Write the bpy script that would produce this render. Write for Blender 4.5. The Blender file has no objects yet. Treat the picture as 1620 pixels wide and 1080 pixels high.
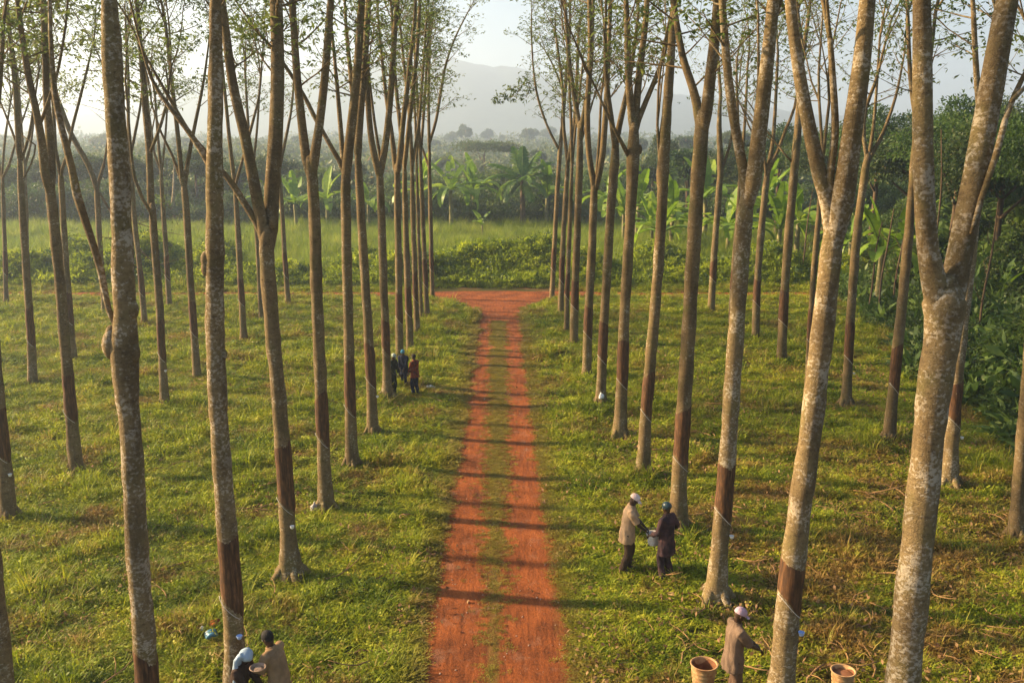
import bpy, math, random
import numpy as np
from mathutils import Vector, Matrix

random.seed(7)
RNG = np.random.default_rng(7)
scene = bpy.context.scene
COL = scene.collection
PI = math.pi

# ------------------------------------------------------------------ camera
CAM_H = 9.0
PITCH = math.atan(0.22)
FPX = 1400.0
cam_d = bpy.data.cameras.new('camera')
cam_d.sensor_width = 36.0
cam_d.lens = FPX / 1620.0 * 36.0
cam_d.clip_start = 0.1
cam_d.clip_end = 6000
cam = bpy.data.objects.new('camera', cam_d)
cam.location = (0, 0, CAM_H)
cam.rotation_euler = (PI / 2 - PITCH, 0, 0)
COL.objects.link(cam)
scene.camera = cam
cp, sp = math.cos(PITCH), math.sin(PITCH)


def at(px, py, Y):
    """world point on the vertical plane at distance Y seen at photo pixel (px, py)"""
    u = (px - 810) / FPX
    v = (540 - py) / FPX
    s = Y / (v * sp + cp)
    return Vector((u * s, Y, CAM_H + s * (v * cp - sp)))


def ground_at(px, py):
    u = (px - 810) / FPX
    v = (540 - py) / FPX
    dz = v * cp - sp
    s = -CAM_H / dz
    return Vector((u * s, s * (v * sp + cp), 0))


def px_m(Y, z=0.0):
    return (Y * cp + (CAM_H - z) * sp) / FPX      # metres per photo pixel


# ------------------------------------------------------------------ tagging
def tag(o, label=None, cat=None, group=None, kind=None):
    if label: o['label'] = label
    if cat: o['category'] = cat
    if group: o['group'] = group
    if kind: o['kind'] = kind
    return o


def empty(name, loc, rz=0.0):
    o = bpy.data.objects.new(name, None)
    o.location = loc
    o.rotation_euler = (0, 0, rz)
    COL.objects.link(o)
    return o


def link_mesh(name, me, mat=None, parent=None, smooth=True):
    if mat is not None and len(me.materials) == 0:
        me.materials.append(mat)
    o = bpy.data.objects.new(name, me)
    COL.objects.link(o)
    if parent is not None:
        o.parent = parent
    return o


def copy_tree(o, parent=None):
    c = o.copy()
    COL.objects.link(c)
    if parent is not None:
        c.parent = parent
    for ch in list(o.children):
        copy_tree(ch, c)
    return c


class MB:
    def __init__(self):
        self.v = []
        self.f = []

    def tube(self, pts, rad, n=8, cap=True, lump=0.0, seed=0, flat=None):
        pts = [Vector(p) for p in pts]
        rnd = random.Random(seed)
        m = len(pts)
        base = len(self.v)
        t = (pts[1] - pts[0]).normalized()
        ref = Vector((1, 0, 0)) if abs(t.x) < 0.9 else Vector((0, 1, 0))
        nrm = t.cross(ref).normalized()
        ph = [rnd.uniform(0, 6.28) for _ in range(4)]
        for i in range(m):
            a = pts[max(i - 1, 0)]
            b = pts[min(i + 1, m - 1)]
            t2 = (b - a)
            if t2.length < 1e-9: t2 = t
            t2 = t2.normalized()
            nrm = (nrm - t2 * nrm.dot(t2)).normalized()
            bi = t2.cross(nrm)
            for k in range(n):
                an = 2 * PI * k / n
                r = rad[i]
                if lump:
                    r *= 1 + lump * (math.sin(2 * an + ph[0] + i * .37) * .5 + math.sin(3 * an + ph[1] - i * .61) * .5 + rnd.uniform(-.6, .6))
                p = pts[i] + nrm * (math.cos(an) * r) + bi * (math.sin(an) * r)
                self.v.append(tuple(p))
        for i in range(m - 1):
            for k in range(n):
                a = base + i * n + k
                b = base + i * n + (k + 1) % n
                self.f.append((a, b, b + n, a + n))
        if cap:
            self.f.append(tuple(base + k for k in reversed(range(n))))
            self.f.append(tuple(base + (m - 1) * n + k for k in range(n)))

    def ring_loft(self, rings):
        """rings: list of equal-length point lists"""
        base = len(self.v)
        n = len(rings[0])
        for r in rings:
            for p in r: self.v.append(tuple(p))
        for i in range(len(rings) - 1):
            for k in range(n):
                a = base + i * n + k
                b = base + i * n + (k + 1) % n
                self.f.append((a, b, b + n, a + n))
        self.f.append(tuple(base + k for k in reversed(range(n))))
        self.f.append(tuple(base + (len(rings) - 1) * n + k for k in range(n)))

    def lathe(self, prof, c=(0, 0, 0), n=24, closed=False):
        base = len(self.v)
        for (r, z) in prof:
            for k in range(n):
                an = 2 * PI * k / n
                self.v.append((c[0] + r * math.cos(an), c[1] + r * math.sin(an), c[2] + z))
        for i in range(len(prof) - 1):
            for k in range(n):
                a = base + i * n + k
                b = base + i * n + (k + 1) % n
                self.f.append((a, b, b + n, a + n))
        self.f.append(tuple(base + k for k in reversed(range(n))))
        self.f.append(tuple(base + (len(prof) - 1) * n + k for k in range(n)))

    def ball(self, c, r, seg=14, rings=9, rot=None):
        if not hasattr(r, '__len__'): r = (r, r, r)
        base = len(self.v)
        c = Vector(c)
        def P(x, y, z):
            q = Vector((x * r[0], y * r[1], z * r[2]))
            if rot is not None: q = rot @ q
            return tuple(c + q)
        self.v.append(P(0, 0, -1))
        for i in range(1, rings):
            th = PI * i / rings
            for k in range(seg):
                a = 2 * PI * k / seg
                self.v.append(P(math.sin(th) * math.cos(a), math.sin(th) * math.sin(a), -math.cos(th)))
        self.v.append(P(0, 0, 1))
        top = len(self.v) - 1
        for k in range(seg):
            self.f.append((base, base + 1 + (k + 1) % seg, base + 1 + k))
            o = base + 1 + (rings - 2) * seg
            self.f.append((top, o + k, o + (k + 1) % seg))
        for i in range(rings - 2):
            for k in range(seg):
                a = base + 1 + i * seg + k
                b = base + 1 + i * seg + (k + 1) % seg
                self.f.append((a, b, b + seg, a + seg))

    def mesh(self, name, smooth=True):
        me = bpy.data.meshes.new(name)
        me.from_pydata(self.v, [], self.f)
        me.update()
        if smooth:
            me.polygons.foreach_set('use_smooth', np.ones(len(me.polygons), dtype=bool))
        return me

    def build(self, name, mat, parent=None, smooth=True):
        return link_mesh(name, self.mesh(name, smooth), mat, parent)


def quad_mesh(name, V, extra=None):
    """V: (N,4,3) array -> mesh of N separate quads"""
    N = V.shape[0]
    me = bpy.data.meshes.new(name)
    me.vertices.add(N * 4)
    me.vertices.foreach_set('co', V.reshape(-1).astype(np.float32))
    me.loops.add(N * 4)
    me.loops.foreach_set('vertex_index', np.arange(N * 4, dtype=np.int32))
    me.polygons.add(N)
    me.polygons.foreach_set('loop_start', np.arange(0, N * 4, 4, dtype=np.int32))
    me.polygons.foreach_set('loop_total', np.full(N, 4, dtype=np.int32))
    me.update(calc_edges=True)
    me.validate()
    return me


def unit(a):
    return a / np.maximum(np.linalg.norm(a, axis=-1, keepdims=True), 1e-9)


def leaflets(C, L, W, droop=0.3, rng=RNG, D=None):
    """diamond leaves starting at points C (N,3)"""
    N = len(C)
    if D is None:
        D = rng.normal(size=(N, 3))
        D[:, 2] = D[:, 2] * 0.45 - droop
    D = unit(D)
    up = rng.normal(size=(N, 3)) * 0.5
    up[:, 2] += 1.0
    S = unit(np.cross(D, up))
    l = (L * rng.uniform(.7, 1.25, size=(N, 1)))
    w = (W * rng.uniform(.7, 1.25, size=(N, 1)))
    mid = C + D * l * .5
    tip = C + D * l
    tip[:, 2] -= l[:, 0] * 0.12
    return np.stack([C, mid + S * w * .5, tip, mid - S * w * .5], axis=1)


# ------------------------------------------------------------------ materials
class NT:
    def __init__(self, name, disp=False):
        self.m = bpy.data.materials.new(name)
        self.m.use_nodes = True
        self.t = self.m.node_tree
        self.t.nodes.clear()
        self.out = self.n('ShaderNodeOutputMaterial')

    def n(self, typ, **kw):
        nd = self.t.nodes.new(typ)
        for k, v in kw.items():
            if k.startswith('i_'):
                key = k[2:]
                key = int(key) if key.isdigit() else key.replace('_', ' ')
                nd.inputs[key].default_value = v
            else:
                setattr(nd, k, v)
        return nd

    def l(self, a, b):
        self.t.links.new(a, b)

    def pos(self):
        return self.n('ShaderNodeNewGeometry').outputs['Position']

    def objc(self):
        return self.n('ShaderNodeTexCoord').outputs['Object']

    def mapping(self, vec, scale):
        m = self.n('ShaderNodeMapping')
        m.inputs['Scale'].default_value = scale
        self.l(vec, m.inputs['Vector'])
        return m.outputs[0]

    def noise(self, vec, scale, detail=4, rough=.55):
        nd = self.n('ShaderNodeTexNoise')
        nd.inputs['Scale'].default_value = scale
        nd.inputs['Detail'].default_value = detail
        nd.inputs['Roughness'].default_value = rough
        if vec is not None: self.l(vec, nd.inputs['Vector'])
        return nd.outputs['Fac']

    def ramp(self, fac, stops):
        nd = self.n('ShaderNodeValToRGB')
        el = nd.color_ramp.elements
        while len(el) < len(stops): el.new(0.5)
        for e, (p, c) in zip(el, stops):
            e.position = p
            if not hasattr(c, '__len__'): c = (c, c, c)
            e.color = (*c, 1)
        self.l(fac, nd.inputs[0])
        return nd.outputs[0]

    def mix(self, fac, a, b, mode='MIX'):
        nd = self.n('ShaderNodeMix', data_type='RGBA', blend_type=mode)
        for sock, val in ((nd.inputs[0], fac), (nd.inputs[6], a), (nd.inputs[7], b)):
            if hasattr(val, 'is_linked') or hasattr(val, 'links'):
                self.l(val, sock)
            elif hasattr(val, '__len__'):
                sock.default_value = (*val, 1) if len(val) == 3 else val
            else:
                sock.default_value = val
        return nd.outputs[2]

    def math(self, op, a, b=0.0):
        nd = self.n('ShaderNodeMath', operation=op)
        for i, val in enumerate((a, b)):
            if hasattr(val, 'links'): self.l(val, nd.inputs[i])
            else: nd.inputs[i].default_value = val
        return nd.outputs[0]

    def finish(self, color, rough=.8, bump=None, bump_str=.3, bump_dist=.02, spec=.3, transl=0.0, metallic=0.0):
        b = self.n('ShaderNodeBsdfPrincipled')
        if hasattr(color, 'links'): self.l(color, b.inputs['Base Color'])
        else: b.inputs['Base Color'].default_value = (*color, 1)
        b.inputs['Roughness'].default_value = rough
        b.inputs['Specular IOR Level'].default_value = spec
        b.inputs['Metallic'].default_value = metallic
        if bump is not None:
            bp = self.n('ShaderNodeBump')
            bp.inputs['Strength'].default_value = bump_str
            bp.inputs['Distance'].default_value = bump_dist
            self.l(bump, bp.inputs['Height'])
            self.l(bp.outputs[0], b.inputs['Normal'])
        sh = b.outputs[0]
        if transl > 0:
            tr = self.n('ShaderNodeBsdfTranslucent')
            if hasattr(color, 'links'): self.l(color, tr.inputs['Color'])
            else: tr.inputs['Color'].default_value = (*color, 1)
            mx = self.n('ShaderNodeMixShader')
            mx.inputs[0].default_value = transl
            self.l(sh, mx.inputs[1]); self.l(tr.outputs[0], mx.inputs[2])
            sh = mx.outputs[0]
        self.l(sh, self.out.inputs['Surface'])
        return self.m


def mat_simple(name, c, rough=.8, var=.25, scale=20, bump=.2, spec=.3, dist=.01):
    t = NT(name)
    v = t.objc()
    n = t.noise(v, scale, 5)
    lo = tuple(x * (1 - var) for x in c)
    hi = tuple(min(1, x * (1 + var)) for x in c)
    col = t.ramp(n, [(.3, lo), (.7, hi)])
    return t.finish(col, rough, n, bump, dist, spec)


def mat_bark(name, dark, mid, pale, lichen_lo, moss):
    t = NT(name)
    v = t.pos()
    big = t.noise(v, 1.1, 3)
    ring = t.noise(t.mapping(v, (1.4, 1.4, 3.6)), 4.5, 6, .72)
    fine = t.noise(v, 30, 5, .7)
    s = t.math('ADD', t.math('MULTIPLY', ring, .6), t.math('MULTIPLY', fine, .4))
    col = t.ramp(s, [(.34, dark), (.5, mid), (.68, tuple(x * 1.25 for x in mid))])
    # greenish moss film patches
    mo = t.ramp(t.noise(v, 2.3, 4, .6), [(.5, 0.0), (.66, 1.0)])
    col = t.mix(t.math('MULTIPLY', mo, .5), col, moss)
    # lichen blotches
    lich = t.noise(t.mapping(v, (1, 1, 1.3)), 19.0, 5, .6)
    lich2 = t.math('ADD', t.math('MULTIPLY', lich, .62), t.math('MULTIPLY', t.noise(v, 3.1, 3), .38))
    msk = t.ramp(lich2, [(lichen_lo, 0.0), (lichen_lo + .075, 1.0)])
    col = t.mix(t.math('MULTIPLY', msk, .64), col, pale)
    stain = t.ramp(t.noise(t.mapping(v, (1, 1, .4)), 2.6, 5, .6), [(.46, 0.0), (.62, .6)])
    col = t.mix(stain, col, dark)
    # small dark pits
    pit = t.ramp(t.noise(t.mapping(v, (1, 1, 2.2)), 26, 3, .6), [(.33, 1.0), (.4, 0.0)])
    col = t.mix(t.math('MULTIPLY', pit, .55), col, tuple(x * .5 for x in dark))
    h = t.math('ADD', s, t.math('MULTIPLY', t.noise(v, 60, 3), .3))
    return t.finish(col, .9, h, .9, .03, .15)


M = {}
M['bark'] = mat_bark('rubber_bark', (.065, .044, .022), (.18, .127, .062), (.42, .37, .27), .55, (.11, .10, .03))
M['bark_lichen'] = mat_bark('lichened_rubber_bark', (.075, .05, .026), (.21, .15, .072), (.52, .45, .34), .51, (.14, .12, .04))
M['bark_forest'] = mat_bark('forest_bark', (.05, .035, .025), (.13, .085, .05), (.3, .26, .2), .66, (.06, .06, .03))

t = NT('tapped_bark')
v = t.pos()
n1 = t.noise(t.mapping(v, (9, 9, 1.2)), 3, 5, .6)
n2 = t.noise(v, 14, 4)
c1 = t.ramp(n1, [(.3, (.035, .018, .009)), (.5, (.085, .040, .017)), (.7, (.18, .085, .034))])
c1 = t.mix(t.ramp(n2, [(.5, 0.0), (.75, .6)]), c1, (.05, .028, .018))
M['panel'] = t.finish(c1, .75, n1, .5, .012, .25)


def mat_leaf(name, a, b, c, transl=.4, scale=.6, rough=.55, dry=None):
    t = NT(name)
    v = t.pos()
    n = t.noise(v, scale, 3)
    oi = t.n('ShaderNodeObjectInfo').outputs['Random']
    f = t.noise(v, scale * 9, 2)
    s = t.math('ADD', t.math('MULTIPLY', n, .5), t.math('ADD', t.math('MULTIPLY', oi, .2), t.math('MULTIPLY', f, .35)))
    col = t.ramp(s, [(.35, a), (.52, b), (.72, c)])
    if dry is not None:
        d = t.ramp(t.noise(v, scale * 14, 2), [(.64, 0.0), (.7, 1.0)])
        col = t.mix(d, col, dry)
    return t.finish(col, rough, transl=transl, spec=.35)


M['leaf_rubber'] = mat_leaf('rubber_tree_leaf', (.07, .11, .025), (.12, .165, .035), (.2, .225, .06), .55)
M['leaf_bush'] = mat_leaf('bush_leaf', (.03, .065, .012), (.065, .12, .02), (.14, .2, .032), .4, .5)
M['leaf_dark'] = mat_leaf('forest_leaf', (.025, .05, .014), (.055, .09, .02), (.12, .155, .03), .4, .4, dry=(.22, .18, .05))
M['leaf_far'] = mat_leaf('far_forest_leaf', (.045, .08, .025), (.085, .125, .035), (.16, .17, .055), .4, .04, dry=(.26, .18, .08))
M['leaf_bright'] = mat_leaf('hedge_leaf', (.10, .15, .007), (.23, .30, .014), (.42, .47, .035), .55, .4)
M['banana'] = mat_leaf('banana_leaf', (.07, .14, .010), (.16, .27, .016), (.34, .44, .045), .5, .5, .4)
M['palm'] = mat_leaf('palm_frond', (.05, .12, .015), (.11, .21, .025), (.27, .34, .05), .4, .5, .45)
M['stem'] = mat_simple('banana_stem', (.17, .15, .06), .7, .5, 4, .3)
M['tall_grass'] = mat_leaf('tall_grass_blade', (.09, .15, .01), (.19, .26, .02), (.36, .38, .06), .55, .25, .6)

# short plantation grass: green, yellow-green and dry patches from world position
t = NT('plantation_grass')
v = t.pos()
n1 = t.noise(v, .55, 4, .6)
n2 = t.noise(v, 3.2, 3, .6)
oi = t.n('ShaderNodeObjectInfo').outputs['Random']
s = t.math('ADD', t.math('MULTIPLY', n1, .45), t.math('ADD', t.math('MULTIPLY', n2, .35), t.math('MULTIPLY', oi, .2)))
g = t.ramp(s, [(.33, (.035, .08, .004)), (.45, (.18, .24, .011)), (.55, (.33, .37, .02)), (.68, (.48, .43, .045))])
d1 = t.noise(t.mapping(v, (1, 1, .3)), .42, 5, .65)
d2 = t.math('ADD', t.math('MULTIPLY', d1, .7), t.math('MULTIPLY', t.noise(v, 7, 2), .3))
sr = t.n('ShaderNodeSeparateXYZ'); t.l(v, sr.inputs[0])
dryside = t.math('MULTIPLY', t.ramp(t.math('MULTIPLY', sr.outputs[0], .1), [(.15, 0.0), (.6, .075)]), t.ramp(t.math('MULTIPLY', sr.outputs[1], .02), [(.4, 1.0), (.62, 0.0)]))
dm = t.ramp(t.math('ADD', d2, dryside), [(.52, 0.0), (.63, .85)])
sx = t.n('ShaderNodeSeparateXYZ'); t.l(v, sx.inputs[0])
dist = t.math('ABSOLUTE', t.math('ADD', t.math('ADD', sx.outputs[0], .12), t.math('MULTIPLY', sx.outputs[1], .0115)))
near_track = t.ramp(t.math('ADD', t.math('MULTIPLY', dist, .33), t.math('MULTIPLY', t.math('SUBTRACT', n2, .5), .35)), [(.40, .75), (.62, 0.0)])
g = t.mix(dm, g, (.26, .14, .045))
g = t.mix(near_track, g, (.26, .19, .035))
dr = t.ramp(oi, [(.93, 0.0), (.95, 1.0)])
g = t.mix(t.math('MULTIPLY', dr, .7), g, (.34, .24, .09))
M['grass'] = t.finish(g, .6, transl=.4, spec=.25)

t = NT('grass_ground')
v = t.pos()
n1 = t.noise(v, .5, 4, .6)
n2 = t.noise(v, 9, 6, .7)
c1 = t.ramp(n2, [(.3, (.014, .018, .004)), (.5, (.042, .045, .008)), (.7, (.11, .09, .02))])
c2 = t.ramp(n2, [(.3, (.07, .04, .018)), (.5, (.13, .072, .03)), (.7, (.2, .11, .045))])
col = t.mix(t.ramp(t.noise(v, .42, 5, .65), [(.47, 0.0), (.6, 1.0)]), c1, c2)
M['ground'] = t.finish(col, .95, n2, .8, .05, .1)

t = NT('red_laterite')
v = t.pos()
n1 = t.noise(v, .8, 5, .6)
n2 = t.noise(v, 16, 7, .75)
n3 = t.noise(t.mapping(v, (5, .7, 1)), 1.6, 4, .6)
s = t.math('ADD', t.math('MULTIPLY', n1, .4), t.math('ADD', t.math('MULTIPLY', n2, .3), t.math('MULTIPLY', n3, .3)))
col = t.ramp(s, [(.36, (.06, .022, .010)), (.46, (.16, .048, .016)), (.56, (.27, .078, .022)), (.68, (.36, .135, .05))])
spk = t.ramp(t.noise(v, 45, 3, .8), [(.33, 1.0), (.39, 0.0)])
col = t.mix(t.math('MULTIPLY', spk, .5), col, (.12, .045, .022))
tint = t.ramp(t.noise(v, 1.7, 4, .7), [(.56, 0.0), (.68, .55)])
col = t.mix(tint, col, (.24, .12, .075))
# worn green / brown strip between the ruts comes from a vertex attribute
at_ = t.n('ShaderNodeAttribute', attribute_name='strip')
edge = t.math('ADD', at_.outputs['Fac'], t.math('MULTIPLY', t.math('SUBTRACT', n2, .5), 1.2))
col = t.mix(t.ramp(edge, [(.38, 0.0), (.7, .75)]), col, (.13, .09, .022))
M['track'] = t.finish(col, .95, t.math('ADD', n2, t.math('MULTIPLY', n3, .6)), .8, .05, .1)

t = NT('hill_forest')
v = t.pos()
n2 = t.noise(v, .045, 6, .75)
M['hill'] = t.finish(t.ramp(n2, [(.3, (.02, .035, .02)), (.7, (.07, .09, .045))]), .95, n2, 1, 3, .1)

M['twig'] = mat_simple('dry_stick', (.24, .14, .06), .9, .3, 8)
M['pebble'] = mat_simple('pebble', (.30, .20, .15), .8, .3, 30)
M['litter'] = mat_leaf('dead_leaf', (.12, .06, .025), (.22, .12, .05), (.34, .22, .10), .2, 2.0, .7)
M['white_plastic'] = mat_simple('white_plastic', (.78, .77, .74), .45, .06, 8, .05, .5)
M['blue_cup'] = mat_simple('pale_blue_plastic', (.38, .52, .85), .4, .05, 8, .05, .5)
M['cord'] = mat_simple('latex_cord', (.5, .47, .42), .6, .1, 40, .1)
M['skin'] = mat_simple('dark_skin', (.045, .022, .013), .5, .15, 25, .08, .45)
M['eye'] = mat_simple('eye_white', (.6, .57, .52), .3, .05, 8, 0, .5)
M['shoe'] = mat_simple('worn_shoe', (.05, .035, .028), .7, .3, 20)


def mat_cloth(name, c, c2=None, scale=3.5):
    t = NT(name)
    v = t.objc()
    f = t.noise(t.mapping(v, (1, 1, .35)), 7, 4, .6)
    w = t.noise(v, 160, 2)
    st = t.noise(v, scale, 4, .6)
    c2 = c2 or tuple(x * .72 for x in c)
    col = t.ramp(st, [(.4, c2), (.58, c)])
    h = t.math('ADD', f, t.math('MULTIPLY', w, .08))
    return t.finish(col, .9, h, .8, .03, .15)


def mat_bucket(name, c, stain):
    t = NT(name)
    v = t.objc()
    rings = t.noise(t.mapping(v, (2, 2, 16)), 1.6, 4, .6)
    st = t.noise(t.mapping(v, (1.5, 1.5, .9)), 4, 5, .7)
    col = t.ramp(rings, [(.35, tuple(x * .75 for x in c)), (.6, c)])
    col = t.mix(t.ramp(st, [(.42, 0.0), (.6, .85)]), col, stain)
    return t.finish(col, .6, rings, .3, .01, .35)


# ------------------------------------------------------------------ sky, sun, haze
world = bpy.data.worlds.new('World')
scene.world = world
world.use_nodes = True
wt = world.node_tree
wt.nodes.clear()
SUN_TO = Vector((-.983, .186, 0)).normalized()
SUN_EL = math.radians(24)
sky = wt.nodes.new('ShaderNodeTexSky')
sky.sky_type = 'NISHITA'
sky.sun_disc = False
sky.sun_elevation = SUN_EL
sky.sun_rotation = math.atan2(SUN_TO.x, SUN_TO.y)
sky.air_density = 1.0
sky.dust_density = 2.0
sky.ozone_density = 1.0
bg = wt.nodes.new('ShaderNodeBackground')
bg.inputs[1].default_value = 0.056
wo = wt.nodes.new('ShaderNodeOutputWorld')
wt.links.new(sky.outputs[0], bg.inputs[0])
wt.links.new(bg.outputs[0], wo.inputs[0])

sun_d = bpy.data.lights.new('sun', 'SUN')
sun_d.energy = 5.0
sun_d.angle = math.radians(1.4)
sun_d.color = (1.0, .73, .41)
sun = bpy.data.objects.new('sun', sun_d)
to = Vector((SUN_TO.x * math.cos(SUN_EL), SUN_TO.y * math.cos(SUN_EL), math.sin(SUN_EL)))
sun.rotation_euler = to.to_track_quat('Z', 'Y').to_euler()
COL.objects.link(sun)

hz = MB()
x0, x1, y0, y1, z0, z1 = -2900, 2900, -30, 2450, -1.0, 214.0
hz.v = [(x0, y0, z0), (x1, y0, z0), (x1, y1, z0), (x0, y1, z0), (x0, y0, z1), (x1, y0, z1), (x1, y1, z1), (x0, y1, z1)]
hz.f = [(3, 2, 1, 0), (4, 5, 6, 7), (0, 1, 5, 4), (1, 2, 6, 5), (2, 3, 7, 6), (3, 0, 4, 7)]
hm = bpy.data.materials.new('morning_haze')
hm.use_nodes = True
hm.node_tree.nodes.clear()
pv = hm.node_tree.nodes.new('ShaderNodeVolumePrincipled')
pv.inputs['Color'].default_value = (.66, .80, 1.0, 1)
pv.inputs['Density'].default_value = 0.00085
pv.inputs['Anisotropy'].default_value = 0.45
hm.cycles.homogeneous_volume = True
ho = hm.node_tree.nodes.new('ShaderNodeOutputMaterial')
hm.node_tree.links.new(pv.outputs[0], ho.inputs['Volume'])
tag(hz.build('haze', hm, smooth=False), 'pale morning mist hanging over the plantation and valley', kind='stuff')

scene.view_settings.view_transform = 'Standard'
scene.view_settings.look = 'None'
scene.view_settings.exposure = 1.95
scene.view_settings.gamma = 1.0
scene.cycles.use_denoising = True
scene.cycles.max_bounces = 6
scene.cycles.volume_bounces = 1
scene.cycles.transparent_max_bounces = 8
scene.cycles.diffuse_bounces = 3

# ------------------------------------------------------------------ ground, tracks, hills
def track_x(Y):
    return -.12 - .0115 * Y


g = MB()
g.v = [(-2850, -25, 0), (2850, -25, 0), (2850, 2400, 0), (-2850, 2400, 0)]
g.f = [(0, 1, 2, 3)]
tag(g.build('ground', M['ground'], smooth=False), 'green grassy plantation floor with brown bare patches', kind='structure')


def smooth_noise(x, seed=0):
    return (math.sin(x * 1.3 + seed) + math.sin(x * 2.9 + seed * 2.1) * .6 + math.sin(x * 6.1 + seed * 3.3) * .35 + math.sin(x * 13.7 + seed) * .2) / 2.1


def track_half(Y, side):
    w = 1.33 - .006 * max(0, Y - 20) + .17 * max(0.0, min(1.0, (27 - Y) / 13))
    if Y > 44.5:
        k = (Y - 44.5) / 8.2
        w += (2.5 if side < 0 else 2.1) * k * k * k
    return w + .11 * smooth_noise(Y * .9, 1 if side < 0 else 5)


def sheet(name, rows, mat, z, strip_fn=None):
    me = bpy.data.meshes.new(name)
    n = len(rows[0])
    v = [(p[0], p[1], z) for r in rows for p in r]
    f = []
    for i in range(len(rows) - 1):
        for k in range(n - 1):
            a = i * n + k
            f.append((a, a + 1, a + 1 + n, a + n))
    me.from_pydata(v, [], f)
    at2 = me.attributes.new('strip', 'FLOAT', 'POINT')
    at2.data.foreach_set('value', np.array([strip_fn(p) if strip_fn else 0.0 for r in rows for p in r], dtype=np.float32))
    me.update()
    return link_mesh(name, me, mat)


def strip_val(p):
    x = p[0] - track_x(p[1]) + .05
    ww = .24 + .05 * smooth_noise(p[1] * .8, 9)
    c = max(0.0, 1 - abs(x) / ww)
    e = max(0.0, (abs(x) - 1.0) / .35)
    fade = 1.0 if p[1] < 42 else max(0, 1 - (p[1] - 42) / 6)
    return min(1, c * .95 * fade + min(e, .5) * (1 if p[1] < 46 else 0))


rows = []
Y = 4.0
while Y < 53.6:
    xc = track_x(Y)
    a, b = xc - track_half(Y, -1), xc + track_half(Y, 1)
    rows.append([(a + (b - a) * k / 24, Y) for k in range(25)])
    Y += .18
tag(sheet('dirt_track', rows, M['track'], .004, strip_val), 'red laterite track with two wheel ruts and a grassy middle', kind='structure')
rows = []
X = -75.0
while X < 60:
    yc = 54.6 + .25 * smooth_noise(X * .12, 3) + .0008 * X * X * .3
    h1 = (.8 if abs(X) > 8 else .8 + .5 * (1 - abs(X) / 8)) + .12 * smooth_noise(X * .7, 4)
    rows.append([(X, yc + h1 - 2 * h1 * k / 6) for k in range(7)])
    X += .4
tag(sheet('cross_track', rows, M['track'], .008), 'red dirt track crossing behind the rubber trees', kind='structure')

# hills
hv, hf = [], []
ridge_px = [(-700, 245), (-300, 215), (0, 205), (200, 180), (350, 135), (540, 112), (640, 104), (730, 101), (800, 112), (900, 127), (1000, 141), (1100, 156), (1300, 185), (1700, 190), (2300, 215)]
NX, NY = 220, 26
for j in range(NY):
    for i in range(NX):
        px = -700 + 3000 * i / (NX - 1)
        for k in range(len(ridge_px) - 1):
            if ridge_px[k][0] <= px <= ridge_px[k + 1][0]:
                f0 = (px - ridge_px[k][0]) / (ridge_px[k + 1][0] - ridge_px[k][0])
                f0 = f0 * f0 * (3 - 2 * f0)
                yr = ridge_px[k][1] * (1 - f0) + ridge_px[k + 1][1] * f0
        top = at(px, yr, 1900)
        s = j / (NY - 1)
        Yd = 1150 + 1050 * s
        prof = math.sin(min(1, s / .7) * PI / 2) ** 1.4 if s <= .7 else math.cos((s - .7) / .3 * PI / 2 * .8)
        z = max(0, top.z) * prof
        z += (smooth_noise(px * .05, s * 9) * 3.2 + random.uniform(-2.4, 2.4)) * min(1, s * 3) * (z / 120 + .2)
        hv.append((top.x * (Yd / 1900) ** .6, Yd, z - (1.0 if j in (0, NY - 1) else 0) * 0 - .3 * (j == 0)))
for j in range(NY - 1):
    for i in range(NX - 1):
        a = j * NX + i
        hf.append((a, a + 1, a + 1 + NX, a + NX))
hmb = MB(); hmb.v = hv; hmb.f = hf
tag(hmb.build('hills', M['hill']), 'hazy wooded ridge rising behind the valley', kind='structure')


# ------------------------------------------------------------------ scattering ("stuff")
def source_col(name, meshes):
    c = bpy.data.collections.new(name)
    for i, me in enumerate(meshes):
        o = bpy.data.objects.new('%s_%02d' % (name, i), me)
        c.objects.link(o)
    return c


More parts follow.
